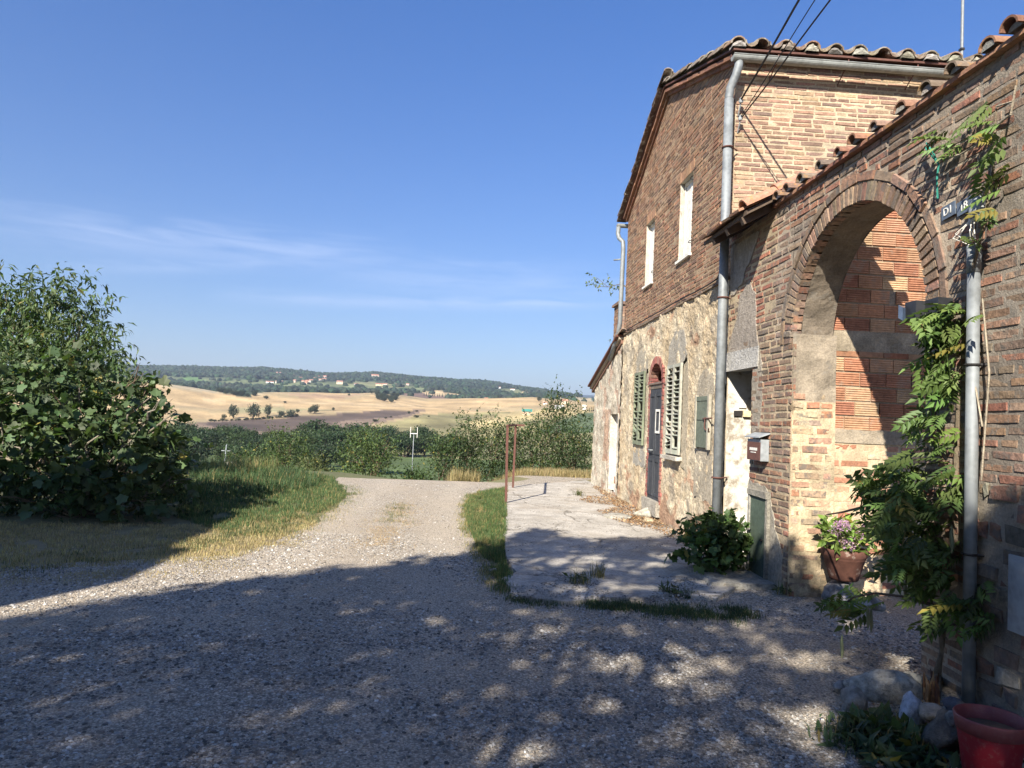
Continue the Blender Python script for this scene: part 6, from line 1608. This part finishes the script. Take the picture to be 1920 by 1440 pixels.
# ------------------------------------------------------------------ trees of the valley and the hills
def proto_tree(name, seed, lobes, H, ntwig, per, size, col, trunk=.25, twig=.9, leaf='tri', stemcol=(.13, .10, .075), label=None, cat='tree', group=None):
    return plant(name, (0, 0, 0), lobes, label, cat, group, ntwig, per, leaf, size, col, twig, .2, trunk, 5, seed, .3, 0, .35, stemcol)
def round_lobes(seed, w, H, n=6):
    r = np.random.default_rng(seed); L = [(np.array((0, 0, H * .58)), (w * .42, w * .42, H * .36))]
    for i in range(n):
        a = r.uniform(0, 6.28); q = r.uniform(.2, .42) * w; L.append((np.array((q * math.cos(a), q * math.sin(a), H * r.uniform(.36, .84))), (w * r.uniform(.16, .3), w * r.uniform(.16, .3), H * r.uniform(.12, .22))))
    return L
def find_r(px, py, r0, r1):
    """distance at which the land seen in direction px has image row py, nearest such place between r0 and r1"""
    d = ray(px, py); azm = math.atan2(d[0], d[1]); rs = np.geomspace(r0, r1, 240); z = land_z(np.full(240, azm), rs)
    pp = np.stack([rs * math.sin(azm), rs * math.cos(azm), z], 1); _, y, _ = proj(pp); i = int(np.argmin(np.abs(y - py))); return pp[i], rs[i]
protos = []
for i in range(5):
    protos.append(proto_tree('valley_tree', 100 + i, round_lobes(i, 8.0, 7.6, 7), 7.6, 430, 6, .62, [(.040, .066, .026), (.048, .076, .028), (.036, .058, .028), (.055, .08, .03), (.042, .07, .032)][i], .22, 1.1))
used = [0] * 5; r = random.Random(17); k = 0
VL = 'dark green woodland tree in the belt along the valley floor'
tops = [(300, 800), (360, 797), (400, 799), (450, 806), (500, 812), (540, 806), (570, 800), (610, 796), (660, 797), (700, 806), (740, 808), (790, 810), (830, 816), (880, 822)]
for row, (rr0, n, sc) in enumerate(((205, 30, 1.0), (180, 26, .95), (158, 20, .8), (128, 13, .8))):
    for j in range(n):
        px = 285 + (880 - 285) * (j + r.uniform(.1, .9)) / n
        if row == 2 and 745 < px < 815: px -= 150
        if row == 3: px = 300 + (735 - 300) * (j + r.uniform(.1, .9)) / n
        rad = rr0 + r.uniform(-10, 10); d = ray(px, 800); azm = math.atan2(d[0], d[1]); x, y = rad * math.sin(azm), rad * math.cos(azm); g = gz(x, y)
        top = np.interp(px, [a for a, _ in tops], [b for _, b in tops]) + r.uniform(-6, 9) + (-3, 3, 12, 30)[row]
        H = at_r(px, top, rad)[2] - g; s = max(.45, H / 7.9)
        p = r.randrange(5)
        if used[p] == 0: o = protos[p]; o.location = (x, y, g - .1); o.scale = (s * r.uniform(.85, 1.15), s * r.uniform(.85, 1.15), s)
        else: o = copy_tree(protos[p], (x, y, g - .1), (s * r.uniform(.85, 1.15), s * r.uniform(.85, 1.15), s), r.uniform(0, 6.28))
        used[p] += 1; tag(o, VL, 'tree', 'woodland trees on the valley floor')
# single trees and shrubs in the fields
FT = [(437, 785, 24, .75, 'rounded field tree on the left of the row above the ploughed field'), (475, 787, 29, .7, 'forked field tree in the middle of the row above the ploughed field'), (501, 782, 22, .6, 'slim field tree right of the forked one'), (420, 786, 9, .9, 'small bush left of the field tree row'), (528, 783, 12, 1.1, 'grey bush right of the field trees'), (545, 782, 13, 1.2, 'wider bush at right end of the field tree row'), (589, 776, 17, .9, 'clump of trees where the hedgerow meets the golden slope'), (581, 776, 12, .7, 'narrow tree left of the hedgerow clump'), (558, 774, 7, 1.0, 'lone small bush below the golden slope'), (625, 770, 6, 1.0, 'dark round bush on the golden slope'), (499, 748, 6, 1.6, 'dark oval tree on the upper golden slope'), (534, 756, 4, 1.6, 'tiny bush on the upper golden slope'), (654, 742, 4, 1.3, 'small bush pair on the golden crest'), (697, 738, 5, 1.3, 'bush on the small brown field'), (767, 776, 5, 1.1, 'round bush on the olive slope'), (781, 772, 3, 2, 'low bush above the olive slope'), (780, 783, 5, 2.4, 'wide low thicket on the olive slope'), (804, 782, 3, 1.4, 'small bush right of the thicket'), (704, 791, 5, 2.2, 'bush cluster on the field boundary'), (686, 797, 5, 1.8, 'lowest bush on the field boundary'), (723, 785, 3, 1.8, 'small bush on the field boundary'), (733, 783, 3, 1.8, 'upper small bush on the field boundary'), (1011, 752, 8, 1.2, 'dark round tree on the ridge by the farm')]
pr = [proto_tree('field_tree', 120 + i, round_lobes(40 + i, 6.5, 7.0, 6), 7, 330, 6, .6, (.060, .075, .045), .3, .8) for i in range(2)]
nu = [0, 0]
for i, (px, py, hpx, asp, lab) in enumerate(FT):
    P, rad = find_r(px, py, 300, 930); H = hpx * rad / FPX; s = H / 7.0; j = i % 2
    if nu[j] == 0: o = pr[j]; o.location = Vector(P.tolist()); o.scale = (s * asp, s * asp, s)
    else: o = copy_tree(pr[j], P, (s * asp, s * asp, s), i * 1.3)
    nu[j] += 1; tag(o, lab, 'tree')
# little wood between golden slope and brown hill
w0 = None
for j in range(26):
    px = r.uniform(708, 745); py = 757 - (745 - px) * .16 - r.uniform(0, 9) - (3 if px > 735 else 0)
    P, rad = find_r(px, py, 700, 1180); H = r.uniform(6, 9) * rad / FPX; s = H / 7.0
    o = copy_tree(pr[0], P, (s * 1.2, s * 1.2, s), j); tag(o, 'tree of the little wood between golden slope and brown hill', 'tree', 'little wood in the fields')
for j in range(34):                                        # wood in the hollow below the left slope
    px = r.uniform(402, 482); py = np.interp(px, [400, 440, 470, 482], [735, 742, 746, 741]) - r.uniform(0, 5)
    P, rad = find_r(px, py, 700, 985); s = r.uniform(5, 8) * rad / FPX / 7.0
    o = copy_tree(pr[j % 2], P, (s * 1.2, s * 1.2, s), j); tag(o, 'tree of the dark wood in the hollow between the golden slopes', 'tree', 'wood in the hollow')
for j in range(22):                                        # hedgerow along the ploughed field
    px = 396 + j * 7.6 + r.uniform(-2, 2); py = np.interp(px, [396, 470, 560], [791, 788, 781])
    P, rad = find_r(px, py, 300, 700); s = r.uniform(3, 6) * rad / FPX / 7.0
    o = copy_tree(pr[1], P, (s * 1.6, s * 1.6, s), j); tag(o, 'low hedgerow bush along the upper edge of the ploughed field', 'bush', 'hedgerow bushes')
# cypresses
cy = proto_tree('cypress', 140, [(np.array((0, 0, 4.5)), (.8, .8, 4.4)), (np.array((0, 0, 2.5)), (1.0, 1.0, 2.3))], 9, 260, 4, .5, (.028, .042, .022), .15, .5)
first = True
CY = [(px, np.interp(px, [795, 860, 905], [742, 747, 751]), 7) for px in np.linspace(796, 905, 24)] + [(px, 776, 11) for px in (1098, 1104, 1109, 1113, 1118)]
for px, py, hp in CY:
    P, rad = find_r(px + r.uniform(-1.5, 1.5), py, 950 if px < 950 else 500, 1700 if px < 950 else 1200); s = hp * r.uniform(.7, 1.15) * rad / FPX / 9
    if first: o = cy; o.location = Vector(P.tolist()); o.scale = (s,) * 3; first = False
    else: o = copy_tree(cy, P, (s, s, s), r.uniform(0, 6))
    tag(o, 'dark cypress in the row along the far lane' if px < 950 else 'dark cypress by the farm beyond the hedge', 'tree', 'cypresses in the row along the far lane' if px < 950 else 'cypresses by the farm')
# far houses
def house(P, w, d, h, rh, wall, roofc, label, group=None, rz=0, windows=True):
    t = thing('far_house', P, label, 'house', group)
    c, s = math.cos(rz), math.sin(rz)
    T = lambda x, y, z: (P[0] + x * c - y * s, P[1] + x * s + y * c, P[2] + z)
    mb = MB(); vs = [T(x, y, z) for z in (-3, h) for y in (-d / 2, d / 2) for x in (-w / 2, w / 2)] + [T(-w / 2, 0, h + rh), T(w / 2, 0, h + rh)]
    mb.add(vs, [(0, 1, 5, 4), (2, 6, 7, 3), (0, 4, 8, 6, 2), (1, 3, 7, 9, 5)], wall); mb.build('wall', MAT['plain'], t)
    e = .5; mb = MB(); vs = [T(-w / 2 - e, -d / 2 - e, h - .3), T(w / 2 + e, -d / 2 - e, h - .3), T(w / 2 + e, 0, h + rh + .1), T(-w / 2 - e, 0, h + rh + .1), T(-w / 2 - e, d / 2 + e, h - .3), T(w / 2 + e, d / 2 + e, h - .3)]
    vs += [(v[0], v[1], v[2] + .3) for v in vs]
    mb.add(vs, [(0, 1, 2, 3), (3, 2, 5, 4), (6, 9, 8, 7), (9, 10, 11, 8), (0, 6, 7, 1), (4, 5, 11, 10), (0, 3, 9, 6), (3, 4, 10, 9), (1, 7, 8, 2), (2, 8, 11, 5)], roofc); mb.build('roof', MAT['plain'], t)
    if windows:
        n = max(2, int(w / 4))
        for i in range(n):
            x = -w / 2 + w * (i + .5) / n; mb = MB(); mb.add([T(x - .5, -d / 2 - .04, h * .45), T(x + .5, -d / 2 - .04, h * .45), T(x + .5, -d / 2 - .04, h * .75), T(x - .5, -d / 2 - .04, h * .75)], [(0, 1, 2, 3)], (.08, .07, .07)); mb.build('window', MAT['plain'], t)
    return t
RFC = [(.42, .20, .13), (.36, .19, .14), (.46, .26, .18)]; WLC = [(.66, .55, .42), (.58, .44, .33), (.72, .66, .56), (.62, .48, .36)]
VH = 'small pale village house with terracotta roof among trees on the far hill'
for j in range(24):
    px = r.uniform(546, 614); py = 719 - abs(px - 580) * .10 - r.uniform(-2, 9)
    P, rad = find_r(px, py, 1150, 2100); w = r.uniform(3.6, 6.4) * rad / FPX
    house(P, w, w * .7, w * .75, w * .22, r.choice(WLC), r.choice(RFC), VH, 'village houses on the far hill', r.uniform(-.5, .5), False)
for px, py, wp, hp, lab, wc in ((506, 718, 13, 3, 'long low white building left of the village', (.8, .78, .74)), (524, 718, 12, 4, 'long pale building just left of the village', (.66, .6, .5)), (522, 703, 8, 5, 'white house alone high on the wooded slope', (.8, .77, .7)), (637, 720, 11, 6, 'ochre house between village and white shed', (.66, .55, .38)), (668, 722, 7, 3, 'small white shed on the green slope', (.85, .85, .85)), (703, 709, 13, 7, 'large cream villa below the hilltop', (.74, .62, .5)), (689, 710, 3, 2, 'tiny white hut left of the cream villa', (.85, .84, .8)), (711, 723, 13, 4, 'ochre farmhouse low on the green slope', (.68, .56, .38)), (722, 722, 8, 3, 'pale barn beside the ochre farmhouse', (.66, .6, .5)), (744, 722, 5, 2, 'small pale house right of the barn', (.74, .72, .66)), (764, 722, 5, 3, 'pinkish small house at the right of the slope', (.7, .58, .52)), (754, 712, 8, 3, 'grey roofed house near the wooded ridge', (.62, .6, .55)), (936, 728, 5, 3, 'white house on the far right hill clearing', (.84, .82, .78)), (961, 731, 8, 2, 'long white house lower in the hill clearing', (.84, .83, .8)), (912, 748, 6, 2, 'white house at the edge of the golden ridge', (.8, .78, .74))):
    P, rad = find_r(px, py, 960, 2350); w = wp * rad / FPX; h = hp * rad / FPX
    house(P, w, w * .6, h * .75, h * .25, wc, r.choice(RFC), lab, None, r.uniform(-.3, .3), wp > 6)
for px, py, wp, hp, lab, wc, rc in ((988, 778, 17, 10, 'small farm shed with green roof behind the hedge', (.5, .36, .24), (.05, .22, .18)), (1058, 757, 12, 8, 'cream farmhouse behind the tall young tree', (.7, .58, .42), (.45, .24, .16)), (1048, 766, 16, 6, 'grey farm barn behind the tall young tree', (.55, .55, .52), (.5, .48, .45)), (1096, 768, 6, 8, 'white silo house right of the tall young tree', (.8, .78, .72), (.6, .5, .4)), (1022, 758, 7, 5, 'little white house left of the cream farmhouse', (.8, .77, .7), (.5, .3, .2))):
    P, rad = find_r(px, py, 420, 890); w = wp * rad / FPX; h = hp * rad / FPX
    house(P, w, w * .6, h * .7, h * .3, wc, rc, lab, None, r.uniform(-.4, .1), wp > 6)
# woodland mass on the hills
rng = np.random.default_rng(9); n = 15000
px = rng.uniform(180, 1140, n); rad = np.sqrt(rng.uniform(985 ** 2, 2500 ** 2, n)); rad[:1500] = rng.uniform(2330, 2440, 1500)
d = np.array([[*ray(a, 740)] for a in px]); azm = np.arctan2(d[:, 0], d[:, 1]); z = land_z(azm, rad); P = np.stack([rad * np.sin(azm), rad * np.cos(azm), z], 1)
qx, qy, _ = proj(P); ok = np.ones(n, bool)
for poly in ([(300, 704), (470, 710), (560, 714), (700, 714), (800, 721), (800, 735), (560, 730), (300, 716)], [(735, 752), (748, 741), (766, 736), (800, 737), (850, 748), (848, 760)], [(786, 737), (812, 732), (840, 735), (885, 745), (840, 745)], [(930, 741), (985, 734), (1002, 738), (990, 743)], [(925, 730), (960, 727), (985, 734), (940, 739)], [(1040, 743), (1140, 745), (1140, 770), (1040, 756)]):
    inside = poly_mask(qx, qy, poly); ok &= ~(inside & (rng.random(n) < (.92 if poly[0][0] == 300 else .985)))
P = P[ok]; n = len(P); bm = bmesh.new(); bmesh.ops.create_icosphere(bm, subdivisions=1, radius=1.0)
tv = np.array([v.co[:] for v in bm.verts]); tf = np.array([[v.index for v in f.verts] for f in bm.faces]); bm.free()
s = rng.uniform(3.5, 8, n); sc = np.stack([s, s, s * rng.uniform(.6, 1.0, n)], 1)
V = tv[None] * (1 + rng.uniform(-.25, .25, (n, len(tv), 1))) * sc[:, None] + P[:, None] + np.array([0, 0, 2.0])
F = (tf[None] + (np.arange(n) * len(tv))[:, None, None]).reshape(-1, 3)
c = np.array((.028, .043, .024)) * rng.uniform(.45, 1.6, (n, 1)) * (1 + rng.uniform(-.15, .15, (n, 3)))
tag(link('woodland', np_mesh('woodland', V.reshape(-1, 3), F, MAT['plain'], np.repeat(c, len(tf), axis=0))), kind='stuff')

# ------------------------------------------------------------------ what stands behind and left of the camera and throws the shade
rng = np.random.default_rng(31)
SH = [(-12, 1.5), (-6.5, 3.0), P0(12, 1166), P0(200, 1130), P0(440, 1092), P0(560, 1078), P0(650, 1062), P0(700, 1070), P0(760, 1052), P0(880, 1042), P0(905, 1022), P0(955, 1018), P0(985, 1000), P0(1030, 996), P0(1060, 1012), P0(1120, 1020), P0(1160, 1012), P0(1210, 1016), P0(1275, 1008), (2.85, 8.7), (3.35, 7.7), (3.6, 6.4), (4.0, 5.5), (4.3, 4.4), (4.4, -4), (-12, -4)]
LIT = [(905, 1195, 45, 10), (885, 1245, 22, 9), (915, 1298, 38, 14), (1030, 1248, 30, 10), (1070, 1262, 26, 7), (872, 1378, 24, 16), (955, 1412, 80, 34), (1010, 1385, 40, 18), (1200, 1155, 30, 7), (1190, 1178, 22, 7), (1480, 1248, 50, 16), (1510, 1345, 80, 26), (1440, 1215, 24, 9), (1600, 1178, 40, 18), (1640, 1140, 30, 14), (1390, 1205, 26, 8), (490, 1382, 32, 10), (630, 1408, 28, 12), (1190, 1082, 30, 6), (1230, 1062, 28, 7), (1040, 1058, 40, 6), (1010, 1072, 20, 5), (1080, 1075, 26, 6), (1110, 1126, 40, 7), (1330, 1120, 36, 8), (1270, 1092, 20, 6), (1690, 1260, 34, 40), (1340, 1400, 60, 16), (1150, 1330, 40, 10), (1250, 1290, 30, 10), (1560, 1420, 60, 14), (1250, 1045, 40, 6), (1330, 1180, 26, 8), (760, 1210, 14, 5), (690, 1180, 20, 5)]
n = 210000
sx = rng.uniform(-12, 4.4, n); sy = rng.uniform(-4, 11, n)
jit = np.array([fbm(a, b, 5, 3, 1.8) for a, b in zip(sx[:n], sy[:n])]) if n <= 60000 else None
ok = poly_mask(sx + rng.normal(0, .07, n), sy + rng.normal(0, .09, n), SH)
sx, sy = sx[ok], sy[ok]
nz_ = np.array([fbm(a, b, 5, 3, 1.15) for a, b in zip(sx, sy)])
right = smooth01((sx + .2) / 1.4)
keep = rng.random(len(sx)) < np.clip(1.0 - right * np.clip(.07 - nz_ * 1.6, 0, .88), 0.04, 1)
spx, spy, _ = proj(np.stack([sx, sy, np.zeros(len(sx))], 1))
rk = rng.random(len(sx))
for a, b, ra, rb in LIT: keep &= ~((((spx - a) / (ra * .95)) ** 2 + ((spy - b) / (rb * 1.1)) ** 2 < 1) & (rk > .10))
sx, sy = sx[keep], sy[keep]; n = len(sx)
h = rng.uniform(5.2, 8.6, n); pos = np.stack([sx + h * SUN[0] / SUN[2], sy + h * SUN[1] / SUN[2], h], 1)
dirs = rnd_unit(n, rng)
for (lo, hi, lab, nm, tx0) in ((-99, -1.0, 'broad shade tree behind the camera on the left', 'shade_tree', (-8.5, -6.5)), (-1.0, 99, 'open shade tree behind the camera on the right', 'shade_tree', (-3.2, -7.5))):
    m = (sx >= lo) & (sx < hi); t = thing(nm, (tx0[0], tx0[1], 0), lab, 'tree')
    V, F, Cc = leaves(pos[m] - np.array([tx0[0], tx0[1], 0]), dirs[m], rng.uniform(.10, .18, m.sum()), 'tri', leaf_cols(int(m.sum()), (.06, .1, .03), rng), rng)
    link('crown', np_mesh('crown', V, F, MAT['leaf'], Cc), t)
    mb = MB(); b = np.array([tx0[0], tx0[1], 0.0]); mb.tube([b, b + (.1, .1, 2.5), b + (.2, .5, 5)], [.28, .22, .16], 10, (.16, .12, .09))
    for q in pos[m][:: max(1, int(m.sum() / 14))]: mb.tube([b + (.1, .1, 2.6), b * .5 + q * .5 + (0, 0, .4), q], [.12, .07, .02], 6, (.16, .12, .09))
    mb.build('trunk', MAT['bark'], t)
nb = thing('neighbour_house', (-10, -4, 0), 'plain stone house standing left of the camera', 'house')
mb = MB(); mb.box(-14, -7.50, -12, -.75, 0, 6.02, (.5, .42, .3)); mb.box(-12, -7.49, -.75, 2.45, 0, 6.42, (.48, .4, .29)); mb.build('wall', MAT['stucco'], nb)
mb = MB(); mb.box(-8.6, -7.48, -2.3, -.74, 6.02, 6.76, (.4, .25, .17)); mb.build('chimney', MAT['brick'], nb)
